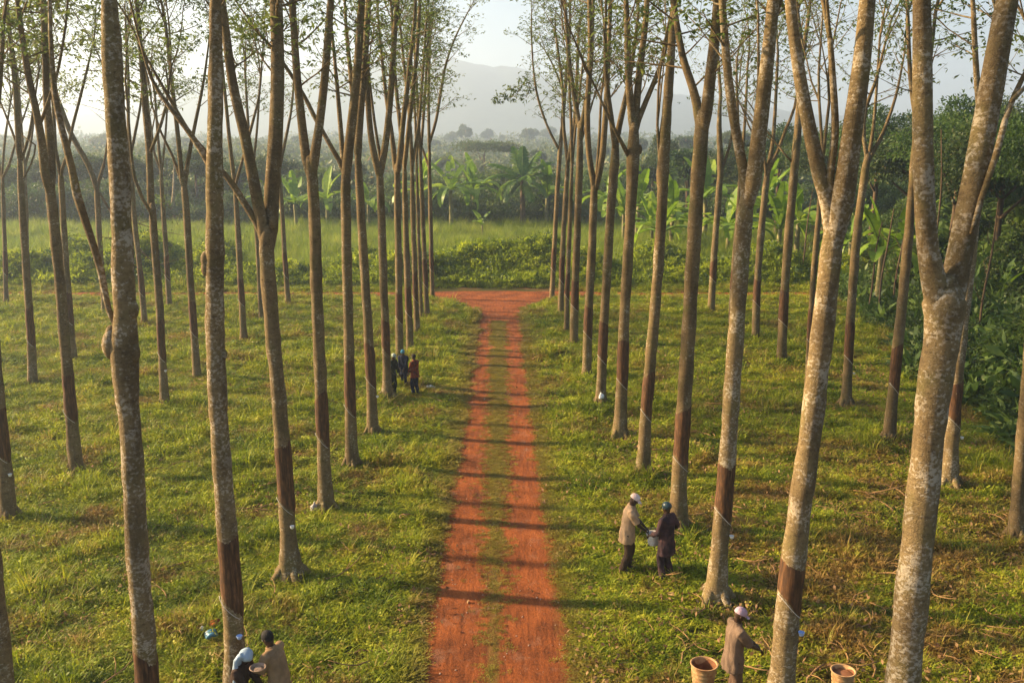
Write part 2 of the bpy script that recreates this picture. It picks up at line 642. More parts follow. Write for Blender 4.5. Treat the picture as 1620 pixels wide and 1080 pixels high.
def scatter(name, P, S, srcs, label, tilt=.15, idx=None, rng=RNG, rz=None):
    N = len(P)
    me = bpy.data.meshes.new(name)
    me.vertices.add(N)
    me.vertices.foreach_set('co', np.asarray(P, dtype=np.float32).reshape(-1))
    R = np.zeros((N, 3), dtype=np.float32)
    R[:, :2] = rng.normal(0, tilt, size=(N, 2))
    R[:, 2] = rng.uniform(0, 6.283, size=N)
    a = me.attributes.new('rot', 'FLOAT_VECTOR', 'POINT'); a.data.foreach_set('vector', R.reshape(-1))
    S = np.asarray(S, dtype=np.float32)
    if S.ndim == 1: S = np.stack([S, S, S], axis=1)
    a = me.attributes.new('scl', 'FLOAT_VECTOR', 'POINT'); a.data.foreach_set('vector', S.astype(np.float32).reshape(-1))
    if idx is None: idx = rng.integers(0, len(srcs), size=N)
    a = me.attributes.new('idx', 'INT', 'POINT'); a.data.foreach_set('value', idx.astype(np.int32))
    o = link_mesh(name, me)
    ng = bpy.data.node_groups.new(name + '_nodes', 'GeometryNodeTree')
    ng.interface.new_socket('Geometry', in_out='INPUT', socket_type='NodeSocketGeometry')
    ng.interface.new_socket('Geometry', in_out='OUTPUT', socket_type='NodeSocketGeometry')
    gi = ng.nodes.new('NodeGroupInput'); go = ng.nodes.new('NodeGroupOutput')
    ci = ng.nodes.new('GeometryNodeCollectionInfo')
    ci.inputs['Collection'].default_value = source_col(name + '_clump', srcs)
    ci.inputs['Separate Children'].default_value = True
    ci.inputs['Reset Children'].default_value = True
    ip = ng.nodes.new('GeometryNodeInstanceOnPoints')
    ip.inputs['Pick Instance'].default_value = True
    def named(nm, typ):
        nd = ng.nodes.new('GeometryNodeInputNamedAttribute')
        nd.data_type = typ
        nd.inputs['Name'].default_value = nm
        return [s for s in nd.outputs if s.enabled and s.name == 'Attribute'][0]
    ng.links.new(gi.outputs[0], ip.inputs['Points'])
    ng.links.new(ci.outputs[0], ip.inputs['Instance'])
    ng.links.new(named('idx', 'INT'), ip.inputs['Instance Index'])
    e2r = ng.nodes.new('FunctionNodeEulerToRotation')
    ng.links.new(named('rot', 'FLOAT_VECTOR'), e2r.inputs[0])
    ng.links.new(e2r.outputs[0], ip.inputs['Rotation'])
    ng.links.new(named('scl', 'FLOAT_VECTOR'), ip.inputs['Scale'])
    ng.links.new(ip.outputs[0], go.inputs[0])
    md = o.modifiers.new('scatter', 'NODES'); md.node_group = ng
    tag(o, label, kind='stuff')
    return o


def tuft_mesh(name, n, rad, h, w, mat, lean=.5, seed=0, broad=.0):
    rng = np.random.default_rng(seed)
    ang = rng.uniform(0, 6.283, n); r = rad * np.sqrt(rng.uniform(0, 1, n))
    B = np.stack([np.cos(ang) * r, np.sin(ang) * r, np.full(n, -.01)], 1)
    hh = h * rng.uniform(.45, 1.15, n)
    la = ang + rng.normal(0, .9, n)
    ln = lean * rng.uniform(.2, 1.3, n)
    d = np.stack([np.cos(la) * ln, np.sin(la) * ln, np.ones(n)], 1)
    side = np.stack([-np.sin(la), np.cos(la), np.zeros(n)], 1) * (w * rng.uniform(.7, 1.4, n))[:, None]
    mid = B + d * (hh * .55)[:, None]
    tip = B + d * hh[:, None]
    tip[:, :2] += np.stack([np.cos(la), np.sin(la)], 1) * (hh * ln * .7)[:, None]
    tip[:, 2] -= hh * ln * .25
    Q1 = np.stack([B - side * .4, B + side * .4, mid + side * .5, mid - side * .5], 1)
    Q2 = np.stack([mid - side * .5, mid + side * .5, tip + side * .06, tip - side * .06], 1)
    V = np.concatenate([Q1, Q2], 0)
    if broad > 0:
        k = int(n * broad)
        C = np.stack([rng.normal(0, rad * .65, k), rng.normal(0, rad * .65, k), rng.uniform(.2, 1.0, k) * h * .8], 1)
        V = np.concatenate([V, leaflets(C, .07, .045, .0, rng)], 0)
    me = quad_mesh(name, V)
    me.materials.append(mat)
    return me


def clump_mesh(name, n, rad, L, W, mat, seed=0, flat=.8):
    rng = np.random.default_rng(seed)
    d = unit(rng.normal(size=(n, 3)))
    r = rad * rng.uniform(.45, 1.0, (n, 1)) * (1 + .25 * np.sin(d[:, :1] * 5 + seed) * np.cos(d[:, 1:2] * 6))
    C = d * r
    C[:, 2] *= flat
    D = d + rng.normal(0, .7, (n, 3)); D[:, 2] -= .25
    me = quad_mesh(name, leaflets(C, L, W, 0, rng, D))
    me.materials.append(mat)
    return me


def inside_track(x, y, m=0.0):
    xr = x - (-.12 - .0115 * y)
    w = 1.33 - .006 * np.maximum(0, y - 20) + .17 * np.clip((27 - y) / 13, 0, 1)
    k = np.clip((y - 44.5) / 8.2, 0, 1.1)
    wl = w + 2.5 * k ** 3; wr = w + 2.1 * k ** 3
    nz = .11 * np.sin(y * 1.7) + .08 * np.sin(y * 4.3 + 1) + .05 * np.sin(y * 9.1)
    return (xr > -(wl + nz - m)) & (xr < (wr + nz - m))


def thicket_x(y):
    return np.interp(y, [8, 20, 27, 34, 42, 52, 70, 100], [16, 15.6, 16.2, 17.2, 18.8, 20.5, 24, 30])


def vnoise(x, y, s, seed):
    """cheap smooth value noise, 0..1"""
    rng = np.random.default_rng(seed)
    G = rng.uniform(0, 1, (64, 64))
    u, v = x / s, y / s
    i, j = np.floor(u).astype(int), np.floor(v).astype(int)
    fu, fv = u - i, v - j
    fu = fu * fu * (3 - 2 * fu); fv = fv * fv * (3 - 2 * fv)
    g = lambda a, b: G[a % 64, b % 64]
    return (g(i, j) * (1 - fu) + g(i + 1, j) * fu) * (1 - fv) + (g(i, j + 1) * (1 - fu) + g(i + 1, j + 1) * fu) * fv


# --- short grass
grass_src = [tuft_mesh('tuft_a', 14, .13, .17, .017, M['grass'], .6, 1, 1.6),
             tuft_mesh('tuft_b', 16, .11, .25, .015, M['grass'], .5, 2, .6),
             tuft_mesh('tuft_c', 10, .16, .13, .016, M['grass'], .8, 3, 3.2),
             tuft_mesh('tuft_d', 13, .06, .38, .014, M['grass'], .6, 4, .1)]
pts, scl, ids = [], [], []
for (ya, yb, dens, sc) in ((9, 16, 120, 1.0), (16, 24, 95, 1.08), (24, 36, 60, 1.3), (36, 53.3, 38, 1.6), (55.8, 60, 24, 1.9)):
    xw = .62 * yb + 3
    area = 2 * xw * (yb - ya)
    N = int(area * dens)
    x = RNG.uniform(-xw, xw, N); y = RNG.uniform(ya, yb, N)
    ok = ~inside_track(x, y) & (x < thicket_x(y) + 1.5) & (np.abs(x) < .62 * y + 3)
    # thin out in bare patches
    b = vnoise(x + 40, y, 2.6, 5) * .6 + vnoise(x, y + 30, .9, 6) * .4
    ok &= (b < np.where((x > 2.5) & (y < 27), .56, .68)) | (RNG.uniform(0, 1, N) < .35)
    x, y, b = x[ok], y[ok], b[ok]
    hgt = .35 + 1.75 * (vnoise(x, y, 1.9, 8) * .4 + vnoise(x, y, .7, 9) * .6) ** 1.9
    hgt *= RNG.uniform(.7, 1.25, len(x)) * sc ** .6
    # trodden grass beside the wheel tracks
    edge = np.abs(x - (-.12 - .0115 * y)) - 1.3
    hgt *= np.where(y < 45, np.clip(.4 + edge * .55, .4, 1.0), 1.0)
    pts.append(np.stack([x, y, np.zeros(len(x))], 1))
    scl.append(np.stack([np.full(len(x), sc), np.full(len(x), sc), hgt], 1))
    p = RNG.uniform(0, 1, len(x))
    ids.append(np.select([p < .38, p < .62, p < .95], [0, 1, 2], 3))
# middle strip of the track, low and sparse
N = 14000
y = RNG.uniform(8, 46, N); x = track_x(0) - .0115 * y + RNG.normal(0, .21, N) - .05
ok = RNG.uniform(0, 1, N) < np.clip((y - 12) / 20, .12, 1) * (.3 + vnoise(x, y, 1.1, 12))
x, y = x[ok], y[ok]
pts.append(np.stack([x, y, np.zeros(len(x))], 1))
hh = RNG.uniform(.14, .34, len(x))
scl.append(np.stack([hh * 1.5, hh * 1.5, hh * .8], 1)); ids.append(RNG.choice([0, 2], len(x)))
# ragged verge tufts creeping into the red soil
N = 5200
y = RNG.uniform(8, 50, N); sd = RNG.choice([-1, 1], N)
x = -.12 - .0115 * y + sd * (1.42 + .17 * np.clip((27 - y) / 13, 0, 1) - np.abs(RNG.normal(0, .15, N)))
pts.append(np.stack([x, y, np.zeros(N)], 1))
hh = RNG.uniform(.15, .5, N)
scl.append(np.stack([hh * 1.5, hh * 1.5, hh * .8], 1)); ids.append(RNG.choice([0, 2], N))
# thin grass on the cross track
N = 5200
x = RNG.uniform(-45, 34, N); y = RNG.uniform(53.0, 56.0, N)
ok = (np.abs(x) > 5) & ((np.abs(y - 54.7) > .45) | (RNG.uniform(0, 1, N) < .18)) & (RNG.uniform(0, 1, N) < .9)
x, y = x[ok], y[ok]
pts.append(np.stack([x, y, np.zeros(len(x))], 1))
scl.append(np.full((len(x), 3), .9)); ids.append(RNG.choice([0, 2], len(x)))
P = np.concatenate(pts); S = np.concatenate(scl); I = np.concatenate(ids)
scatter('short_grass', P, S, grass_src, 'short green and yellowing grass between the rubber trees', .12, I)

# --- tall grass field behind the cross track
tg_src = [tuft_mesh('tall_a', 46, .35, 1.25, .022, M['tall_grass'], .3, 11),
          tuft_mesh('tall_b', 40, .3, 1.6, .02, M['tall_grass'], .35, 12, .15)]
N = 19000
x = RNG.uniform(-75, 62, N); y = 57.3 + 47 * RNG.uniform(0, 1, N) ** 1.15
ok = np.abs(x) < .66 * y + 6
x, y = x[ok], y[ok]
s = RNG.uniform(.75, 1.15, len(x))
hh = s * np.clip((y - 56.5) / 5, .3, 1) * (.4 + 1.0 * (.5 * vnoise(x, y, 4, 20) + .5 * vnoise(x, y, 1.4, 21)))
scatter('tall_grass', np.stack([x, y, np.zeros(len(x))], 1), np.stack([s * 1.3, s * 1.3, hh], 1), tg_src,
        'tall pale green grass field beyond the cross track', .08)

# --- leafy hedge bank along the cross track
hd_src = [clump_mesh('hedge_a', 80, .42, .22, .11, M['leaf_bright'], 31), clump_mesh('hedge_b', 70, .36, .34, .06, M['leaf_bright'], 32),
          clump_mesh('hedge_c', 90, .45, .15, .09, M['leaf_bush'], 33)]
N = 9000
x = RNG.uniform(-54, 38, N); y = 57.7 + 6.3 * RNG.uniform(0, 1, N)
top = (.35 + 2.5 * vnoise(x, y * .7, 2.6, 40) ** 1.2) * np.clip((y - 57.5) / 3.4, .1, 1) ** .8
z = top * (1 - RNG.uniform(0, 1, N) ** 2.6 * .9)
scatter('hedge_undergrowth', np.stack([x, y, z], 1), RNG.uniform(.6, 1.25, N), hd_src, 'leafy green bank of bushes along the cross track', .5)

# --- dark thicket on the right
th_src = [clump_mesh('thicket_a', 95, .42, .17, .09, M['leaf_bush'], 41), clump_mesh('thicket_b', 80, .38, .26, .05, M['leaf_bush'], 42),
          clump_mesh('thicket_c', 80, .45, .15, .1, M['leaf_dark'], 43), clump_mesh('thicket_d', 26, .5, .75, .2, M['leaf_bush'], 44), clump_mesh('thicket_e', 60, .45, .3, .13, M['leaf_bush'], 45)]
N = 34000
y = 14 + 74 * RNG.uniform(0, 1, N)
off = RNG.uniform(0, 1, N) * 24
x = thicket_x(y) + off - .8 + 1.6 * (vnoise(y, y * 0, 3.5, 52) - .5)
top = np.clip(off * .5, .1, 7.5) * (.45 + .9 * vnoise(x, y, 2.6, 50)) + .12
z = top * (1 - RNG.uniform(0, 1, N) ** 1.8 * .95)
scatter('thicket_undergrowth', np.stack([x, y, z], 1), RNG.uniform(.55, 1.2, N) * (1 + off * .035), th_src, 'dark tangled undergrowth along the right edge of the plantation', .5, RNG.choice(5, N, p=[.24, .24, .25, .07, .2]))

# --- undergrowth in front of the treeline
N = 9000
x = RNG.uniform(-85, 75, N); y = RNG.uniform(98, 125, N)
hgt = 1.0 + 3.6 * vnoise(x, y, 5, 60) ** 1.4 + np.clip((y - 98) / 10, 0, 1.2)
z = hgt * (1 - RNG.uniform(0, 1, N) ** 2 * .95)
src = [clump_mesh('scrub_a', 110, .95, .34, .18, M['leaf_bush'], 61), clump_mesh('scrub_b', 110, .9, .36, .16, M['leaf_dark'], 62)]
scatter('scrub', np.stack([x, y, z], 1), RNG.uniform(.7, 1.3, N), src, 'dark scrub beneath the palms and banana plants', .5)

# --- valley forest fading into the mist
N = 14000
y = 120 + 760 * RNG.uniform(0, 1, N) ** 1.7
x = RNG.uniform(-1, 1, N) * (.68 * y + 10)
hgt = (1.0 + 4.2 * vnoise(x, y, 17, 70) * (.5 + .8 * vnoise(x, y, 6, 71))) * (.8 + (y - 120) / 330) + np.clip((np.abs(x + 5) - 20) / 30, 0, 1) * 1.5
z = hgt * (1 - RNG.uniform(0, 1, N) ** 2 * .8)
src = [clump_mesh('canopy_a', 170, 2.2, .62, .36, M['leaf_far'], 71, .7), clump_mesh('canopy_b', 150, 1.9, .7, .4, M['leaf_far'], 72, .8)]
scatter('valley_forest', np.stack([x, y, z], 1), RNG.uniform(.7, 1.5, N) * (1 + (y - 120) / 260), src, 'low forest filling the misty valley before the ridge', .4)

# --- fallen sticks and dead leaves
mb_src = []
for k in range(4):
    rr = random.Random(90 + k); m_ = MB()
    p = Vector((0, 0, .02)); d = Vector((1, 0, 0)); pp = [p.copy()]
    for i in range(6):
        d = (d + Vector((0, rr.uniform(-.5, .5), rr.uniform(-.12, .14)))).normalized()
        p = p + d * .11; p.z = max(.02, p.z); pp.append(p.copy())
    m_.tube(pp, [.011, .012, .011, .009, .008, .006, .004], 5)
    q = pp[3]; m_.tube([q, q + Vector((.08, .1, .05)), q + Vector((.13, .22, .04))], [.007, .006, .003], 4)
    me = m_.mesh('stick'); me.materials.append(M['twig']); mb_src.append(me)
N = 900
x = np.where(RNG.uniform(0, 1, N) < .68, RNG.uniform(2.5, 13, N), RNG.uniform(-12, -2, N)); y = 10.5 + 24 * RNG.uniform(0, 1, N) ** 1.5
ok = vnoise(x, y, 2.4, 95) > .42
x, y = x[ok], y[ok]
scatter('fallen_sticks', np.stack([x, y, RNG.uniform(.03, .13, len(x))], 1), RNG.uniform(.4, 1.5, len(x)), mb_src, 'dry fallen sticks scattered in the grass', .12)
me1 = quad_mesh('dead_leaf', leaflets(np.random.default_rng(3).normal(0, .16, (9, 3)) * np.array([1, 1, .1]), .11, .045, .0, np.random.default_rng(4)))
me1.materials.append(M['litter'])
N = 5200
x = RNG.uniform(-16, 16, N); y = 9.5 + 34 * RNG.uniform(0, 1, N) ** 1.3
ok = (vnoise(x, y, 2.2, 96) + .25 * (x > 2) > .5) & ~(inside_track(x, y) & (RNG.uniform(0, 1, N) < .9))
x, y = x[ok], y[ok]
scatter('leaf_litter', np.stack([x, y, RNG.uniform(.03, .14, len(x)) * ~inside_track(x, y) + .02], 1), RNG.uniform(.5, 1.3, len(x)), [me1], 'dead brown rubber leaves lying in the grass', .1)
pb = []
for k in range(3):
    m_ = MB(); rr = random.Random(k); m_.ball((0, 0, 0), (1, .8, .55), 8, 6)
    m_.v = [tuple(c * rr.uniform(.85, 1.1) for c in q) for q in m_.v]
    me = m_.mesh('pebble'); me.materials.append(M['pebble'] if k else M['track']); pb.append(me)
N = 1500
y = 8 + 40 * RNG.uniform(0, 1, N) ** 1.2; x = -.12 - .0115 * y + RNG.uniform(-1.3, 1.3, N)
scatter('pebbles', np.stack([x, y, np.full(N, .006)], 1), .004 + .022 * RNG.uniform(0, 1, N) ** 4, pb, 'small pebbles lying on the red track', .3)


# ------------------------------------------------------------------ rubber trees
def catmull(P, R, step):
    """P list of Vectors, R radii -> resampled"""
    out, rr = [], []
    n = len(P)
    for i in range(n - 1):
        p0 = P[max(i - 1, 0)]; p1 = P[i]; p2 = P[i + 1]; p3 = P[min(i + 2, n - 1)]
        k = max(1, int(round((p2 - p1).length / step)))
        for j in range(k):
            s = j / k
            out.append(.5 * ((2 * p1) + (p2 - p0) * s + (2 * p0 - 5 * p1 + 4 * p2 - p3) * s * s + (3 * p1 - p0 - 3 * p2 + p3) * s ** 3))
            rr.append(R[i] * (1 - s) + R[i + 1] * s)
    out.append(P[-1].copy()); rr.append(R[-1])
    return out, rr


class Crown:
    def __init__(self): self.c = []


def grow(mb, leaves, p, d, length, r, depth, rnd, n=5):
    pts = [p.copy()]; rad = [r]
    segs = 5
    q = p.copy(); dd = d.copy()
    for i in range(segs):
        dd = (dd + Vector((rnd.uniform(-.16, .16), rnd.uniform(-.16, .16), rnd.uniform(-.08, .14)))).normalized()
        q = q + dd * (length / segs)
        pts.append(q.copy()); rad.append(max(.004, r * (1 - .75 * (i + 1) / segs)))
    mb.tube(pts, rad, n, cap=False)
    if depth == 0:
        for i in range(2, len(pts)):
            leaves.append(pts[i])
        return
    nk = 4 if depth == 2 else 3
    for k in range(nk):
        i = min(segs, 1 + int((k + rnd.random()) / nk * segs))
        az = rnd.uniform(0, 2 * PI)
        side = Vector((math.cos(az), math.sin(az), rnd.uniform(-.1, .7)))
        nd = (dd * .55 + side * .8).normalized()
        grow(mb, leaves, pts[i], nd, length * rnd.uniform(.45, .7), max(.004, rad[i] * .6), depth - 1, rnd, 4)


def seg_tube(mb, path, Y, n, rnd, lump, r_scale=1.0, ydrift=0.0, step=.35, depth_in=0.0):
    P, R = [], []
    m = len(path)
    for i, (x, y, w) in enumerate(path):
        Yi = Y + ydrift * (i / max(1, m - 1))
        p = at(x, y, Yi)
        P.append(p)
        R.append(.46 * w * px_m(Yi, p.z) * r_scale)
    pts, rad = catmull(P, R, step)
    mb.tube(pts, rad, n, lump=lump, seed=rnd.randint(0, 9999))
    return pts, rad


RUBBER_N = [0]


def rubber_tree(label, base, trunk, limbs, panel=True, cup=None, lichen=False, knobs=(), group='rubber trees in the plantation rows', cupmat='white_plastic', leafy=1.0, dead=None, cord=True):
    RUBBER_N[0] += 1
    if cup is None: cup = base[0] in (374, 461, 15, 590, 261, 1228, 1132, 1338, 1500)
    seed = 1000 + RUBBER_N[0]
    rnd = random.Random(seed)
    bx, by, bw = base
    B = ground_at(bx, by)
    Y = B.y
    root = empty('rubber_tree', B)
    tag(root, label, 'tree', group)
    near = Y < 26
    n = 20 if near else (12 if Y < 40 else 9)
    mb = MB()
    # root flare
    mpx = px_m(Y, 0)
    t0w = trunk[0][2]
    path = [(bx, by, bw)]
    P = [B + Vector((0, 0, -.05)), B + Vector((0, 0, .10)), B + Vector((0, 0, .32))]
    wr = .5 * bw * mpx
    tr = .5 * t0w * mpx
    nx = at(trunk[0][0], trunk[0][1], Y)
    dirp = (nx - B) / max(.3, nx.z)
    P = [B + Vector((0, 0, -.06)), B + dirp * .06, B + dirp * .25, B + dirp * .58]
    R = [wr * 1.2, wr * 1.0, wr * .5 + tr * .5, wr * .12 + tr * .9]
    for i, (x, y, w) in enumerate(trunk):
        p = at(x, y, Y)
        if p.z < .9: continue
        P.append(p); R.append(.46 * w * px_m(Y, p.z))
    if limbs: R[-1] *= .6; R[-2] *= .97
    pts, rad = catmull(P, R, .16 if near else .4)
    # gentle irregularity
    for i in range(3, len(pts) - 1):
        rad[i] *= 1 + .035 * math.sin(i * .9 + seed) + rnd.uniform(-.012, .012)
        pts[i] = pts[i] + Vector((rnd.uniform(-1, 1), rnd.uniform(-1, 1), 0)) * (.006 if near else .008)
    mb.tube(pts, rad, n, lump=.035 if near else .03, seed=seed)
    mb.ball(pts[-1], rad[-1] * .97, n, 8)
    if Y < 32:
        for k in range(5):
            a = k * 1.2566 + rnd.uniform(-.4, .4)
            dv = Vector((math.cos(a), math.sin(a), 0))
            mb.tube([B + dv * tr * .55 + Vector((0, 0, .42)), B + dv * wr * .8 + Vector((0, 0, .2)), B + dv * wr * 1.25 + Vector((0, 0, .05)), B + dv * wr * 1.7 + Vector((0, 0, -.04))], [tr * .3, wr * .33, wr * .26, wr * .12], 8, lump=.08, seed=seed + k)
    for (kx, ky, kw) in knobs:
        p = at(kx, ky, Y)
        r = .54 * kw * px_m(Y, p.z)
        ctr = min(pts, key=lambda q: abs(q.z - p.z))
        o = (p - ctr)
        mb.ball(ctr + o * .9 + Vector((0, -r * .35, 0)), (r, r, r * 1.7), 12, 8)
    leaves = []
    fork = pts[-1]
    ends = []
    for li, L in enumerate(limbs):
        L = list(L)
        if abs(L[0][1] - trunk[-1][1]) < 12 and len(L) > 1:
            dy_ = trunk[-1][2] * 1.5
            L = [(trunk[-1][0] * .85 + L[0][0] * .15 - (trunk[-1][0] - trunk[-2][0]) * min(1.0, dy_ / max(1, trunk[-2][1] - trunk[-1][1])), L[0][1] + dy_, L[0][2] * .55)] + L
        yd = rnd.uniform(-.9, .9) * (1 if li % 2 else -1) * (1.0 if near else .8)
        lp, lr = seg_tube(mb, L, Y, n if near else 8, rnd, .03, 1.0, yd if L[0][1] < 900 else 0, .22 if near else .45)
        p = lp[-1]; d = (lp[-1] - lp[max(0, len(lp) - 4)]).normalized()
        d = (d + Vector((0, 0, .25))).normalized()
        # continue above what the photograph shows
        want = max(1.4, min(5.0, 15.5 - p.z + rnd.uniform(-1, 1)))
        ends.append((p, d, want, lr[-1]))
        # side twigs with leaves
        for q in range(2, len(lp)):
            if lp[q].z > 10.2 and rnd.random() < (.5 if near else .8) and Y > 14:
                az = rnd.uniform(0, 2 * PI)
                sd = Vector((math.cos(az), math.sin(az), rnd.uniform(.1, .9))).normalized()
                grow(mb, leaves, lp[q], sd, rnd.uniform(.9, 2.1), min(.025, lr[q] * .4), 1, rnd, 4)
    if not limbs:
        ends.append((pts[-1], Vector((0, 0, 1)), 4.5, rad[-1]))
    for (p, d, want, r) in ends:
        grow(mb, leaves, p, d, want, r, 2, rnd, 6)
        if r > .03:
            az = rnd.uniform(0, 2 * PI)
            grow(mb, leaves, p, (d + Vector((math.cos(az), math.sin(az), 0)) * .45).normalized(), want * .85, r * .7, 2, rnd, 6)
    # shift to local coordinates
    mb.v = [(x - B.x, y - B.y, z) for (x, y, z) in mb.v]
    mb.build('trunk', M['bark_lichen'] if lichen else M['bark'], root)
    if leaves:
        L = np.array([[q.x - B.x, q.y - B.y, q.z] for q in leaves])
        k = 2
        k = max(2, int(k * leafy)) + (2 if group == GL and Y < 40 else 0)
        C = np.repeat(L, k, axis=0)
        rng = np.random.default_rng(seed)
        C += rng.normal(0, 1, C.shape) * np.array([.26, .26, .10])
        C = np.repeat(C, 3, axis=0)
        me = quad_mesh('crown', leaflets(C, .15, .06, .25, rng))
        link_mesh('crown', me, M['leaf_rubber'], root)
    # tapping panel: a sleeve of cut bark with a slanting upper and lower edge
    zs = [q.z for q in pts]
    def at_z(z):
        for i in range(len(pts) - 1):
            if pts[i].z <= z <= pts[i + 1].z:
                s = (z - pts[i].z) / max(1e-6, pts[i + 1].z - pts[i].z)
                return pts[i].lerp(pts[i + 1], s), rad[i] * (1 - s) + rad[i + 1] * s
        return pts[-1], rad[-1]
    zt = 3.0 + rnd.uniform(-.08, .1); zb = 1.78 + rnd.uniform(-.1, .1)
    if isinstance(panel, (tuple, list)):
        zt, zb = panel
    if panel and zt < fork.z - .5:
        pm = MB(); m = 24; rings = []
        slope = .42
        for i in range(12):
            s = i / 11
            ring = []
            for k in range(m):
                a = 2 * PI * k / m
                # a = -90 deg faces the camera
                top = zt - .10 * math.sin(a * 1.0 + seed) 
                bot = zb + slope * .5 * (-math.cos(a)) * (1 if math.sin(a) < .4 else .3)
                z = bot + (top - bot) * s
                c, r = at_z(z)
                rr = r * 1.02 + .005 + (-.006 if i in (0, 11) else 0) * 1.6
                ring.append((c.x - B.x + math.cos(a) * rr, c.y - B.y + math.sin(a) * rr, z))
            rings.append(ring)
        base_i = 0
        for ring in rings:
            pm.v += ring
        for i in range(11):
            for k in range(m):
                a_ = i * m + k; b_ = i * m + (k + 1) % m
                pm.f.append((a_, b_, b_ + m, a_ + m))
        pm.build('tapping_panel', M['panel'], root)
        if cord:
            cm = MB(); cpts = []
            for k in range(15):
                a = math.radians(-165 + 125 * k / 14)
                z = zb + slope * .5 * (-math.cos(a)) - .02
                c, r = at_z(z)
                rr = r * 1.05 + .017
                cpts.append((c.x - B.x + math.cos(a) * rr, c.y - B.y + math.sin(a) * rr, z))
            cm.tube(cpts, [.0045 + .001 * (Y / 20)] * 15, 5)
            cm.build('latex_cord', M['cord'], root)
        if cup:
            zc = zb - .48 + rnd.uniform(-.06, .06)
            c, r = at_z(zc)
            a = math.radians(-40 + rnd.uniform(-15, 15))
            rr = r + .055
            cx, cy = c.x - B.x + math.cos(a) * rr, c.y - B.y + math.sin(a) * rr
            km = MB()
            km.lathe([(.018, 0), (.033, .012), (.042, .042), (.046, .062), (.049, .065), (.046, .067), (.04, .042), (.028, .02), (.003, .014)], (cx, cy, zc), 14)
            cu = km.build('latex_cup', M[cupmat], root)
            wm = MB(); wp = []
            for k in range(25):
                a2 = 2 * PI * k / 24
                c2, r2 = at_z(zc + .04)
                wp.append((c2.x - B.x + math.cos(a2) * (r2 * 1.04 + .004), c2.y - B.y + math.sin(a2) * (r2 * 1.04 + .004), zc + .04))
            wm.tube(wp, [.0025] * 25, 4)
            wm.build('wire_holder', M['twig'], cu)
    return root


T = rubber_tree
GA = 'rubber trees of the row left of the red track'
GB = 'rubber trees of the row right of the red track'
GL = 'rubber trees standing in rows on the left side'
GR = 'rubber trees standing in rows on the right side'
# ---- row left of the track, nearest first
T('thick knobbly grey trunk at far left foreground with a long side branch', (243, 1346, 54), [(238, 1190, 40), (232, 1060, 38), (218, 880, 37), (208, 700, 35), (199, 600, 42), (196, 540, 48), (197, 495, 37), (192, 350, 34), (184, 200, 34), (176, 60, 33), (170, -60, 30)],
  [[(170, -60, 20), (155, -160, 16)], [(170, -60, 24), (185, -180, 18)],
   [(190, 525, 14), (172, 490, 10), (160, 430, 12), (142, 370, 12), (122, 310, 14), (113, 265, 12), (97, 200, 11), (87, 150, 10), (80, 60, 7)]],
  lichen=True, knobs=[(176, 545, 26), (214, 556, 20), (213, 488, 17), (176, 530, 18)], group=GA)
T('tall straight mottled trunk left of the track beside the bald man', (374, 1118, 50), [(371, 1020, 35), (364, 900, 34), (350, 720, 32), (341, 560, 31), (340, 400, 31), (340, 250, 27), (341, 100, 25), (341, -50, 23)],
  [[(341, -50, 18), (330, -150, 14)], [(341, -50, 18), (355, -150, 14)], [(344, 285, 12), (318, 238, 10), (292, 200, 9), (265, 165, 8), (240, 125, 6), (220, 60, 4)]],
  lichen=True, knobs=[(325, 410, 15), (325, 424, 14), (357, 560, 9)], group=GA, cupmat='blue_cup')
T('forked trunk with flared foot, white cord and round white cup left of the track', (461, 915, 44), [(456, 850, 28), (450, 740, 27), (440, 620, 25), (429, 500, 25), (422, 400, 27), (423, 362, 33)],
  [[(428, 362, 26), (430, 300, 25), (437, 200, 24), (439, 100, 23), (436, -40, 20)],
   [(416, 362, 20), (404, 300, 20), (387, 215, 18), (368, 130, 16), (352, 10, 13), (345, -40, 10)],
   [(412, 366, 13), (395, 335, 12), (370, 295, 11), (352, 272, 9), (325, 240, 8), (300, 210, 7), (265, 150, 6), (236, 100, 4)]],
  knobs=[(434, 352, 13)], group=GA)
T('slender forked trunk with a grey bag leaning at its foot', (516, 807, 30), [(512, 720, 22), (507, 600, 21), (501, 460, 20), (497, 330, 21), (491, 252, 26)],
  [[(485, 252, 17), (478, 200, 15), (470, 120, 13), (462, 0, 12), (460, -40, 10)], [(497, 252, 17), (505, 200, 15), (513, 130, 14), (522, 20, 12), (527, -40, 10)]], group=GA)
T('slender trunk with a long thin branch crossing left, fifth of the left row', (557, 738, 25), [(554, 640, 19), (551, 500, 17), (548, 380, 17), (547, 300, 18), (547, 262, 20)],
  [[(549, 262, 17), (557, 190, 16), (566, 100, 14), (572, 0, 12), (575, -40, 9)], [(543, 268, 9), (528, 240, 8), (513, 213, 8), (495, 180, 8), (480, 150, 7), (443, 93, 6), (400, 40, 4)], [(543, 255, 9), (537, 180, 8), (530, 100, 6), (520, 0, 4)]], group=GA)
T('curving slim trunk left of the track just before the three far workers', (590, 687, 22), [(587, 600, 17), (581, 500, 16), (574, 390, 15), (569, 300, 15), (566, 240, 15)],
  [[(566, 240, 14), (570, 180, 13), (577, 100, 12), (583, 0, 10), (585, -30, 8)], [(564, 230, 8), (556, 130, 8), (548, 50, 6), (545, -10, 4)]], group=GA)
T('trunk with pale flared foot that the green-capped worker stands behind', (613, 632, 26), [(611, 560, 14), (607, 450, 14), (603, 330, 14), (600, 262, 17)],
  [[(596, 262, 12), (588, 225, 11), (582, 160, 10), (578, 60, 8), (572, -10, 6)], [(604, 262, 12), (611, 220, 12), (618, 150, 11), (624, 60, 9), (630, -20, 8)], [(603, 262, 6), (592, 190, 5), (583, 110, 4)]], group=GA, panel=True, cup=False, cord=False)
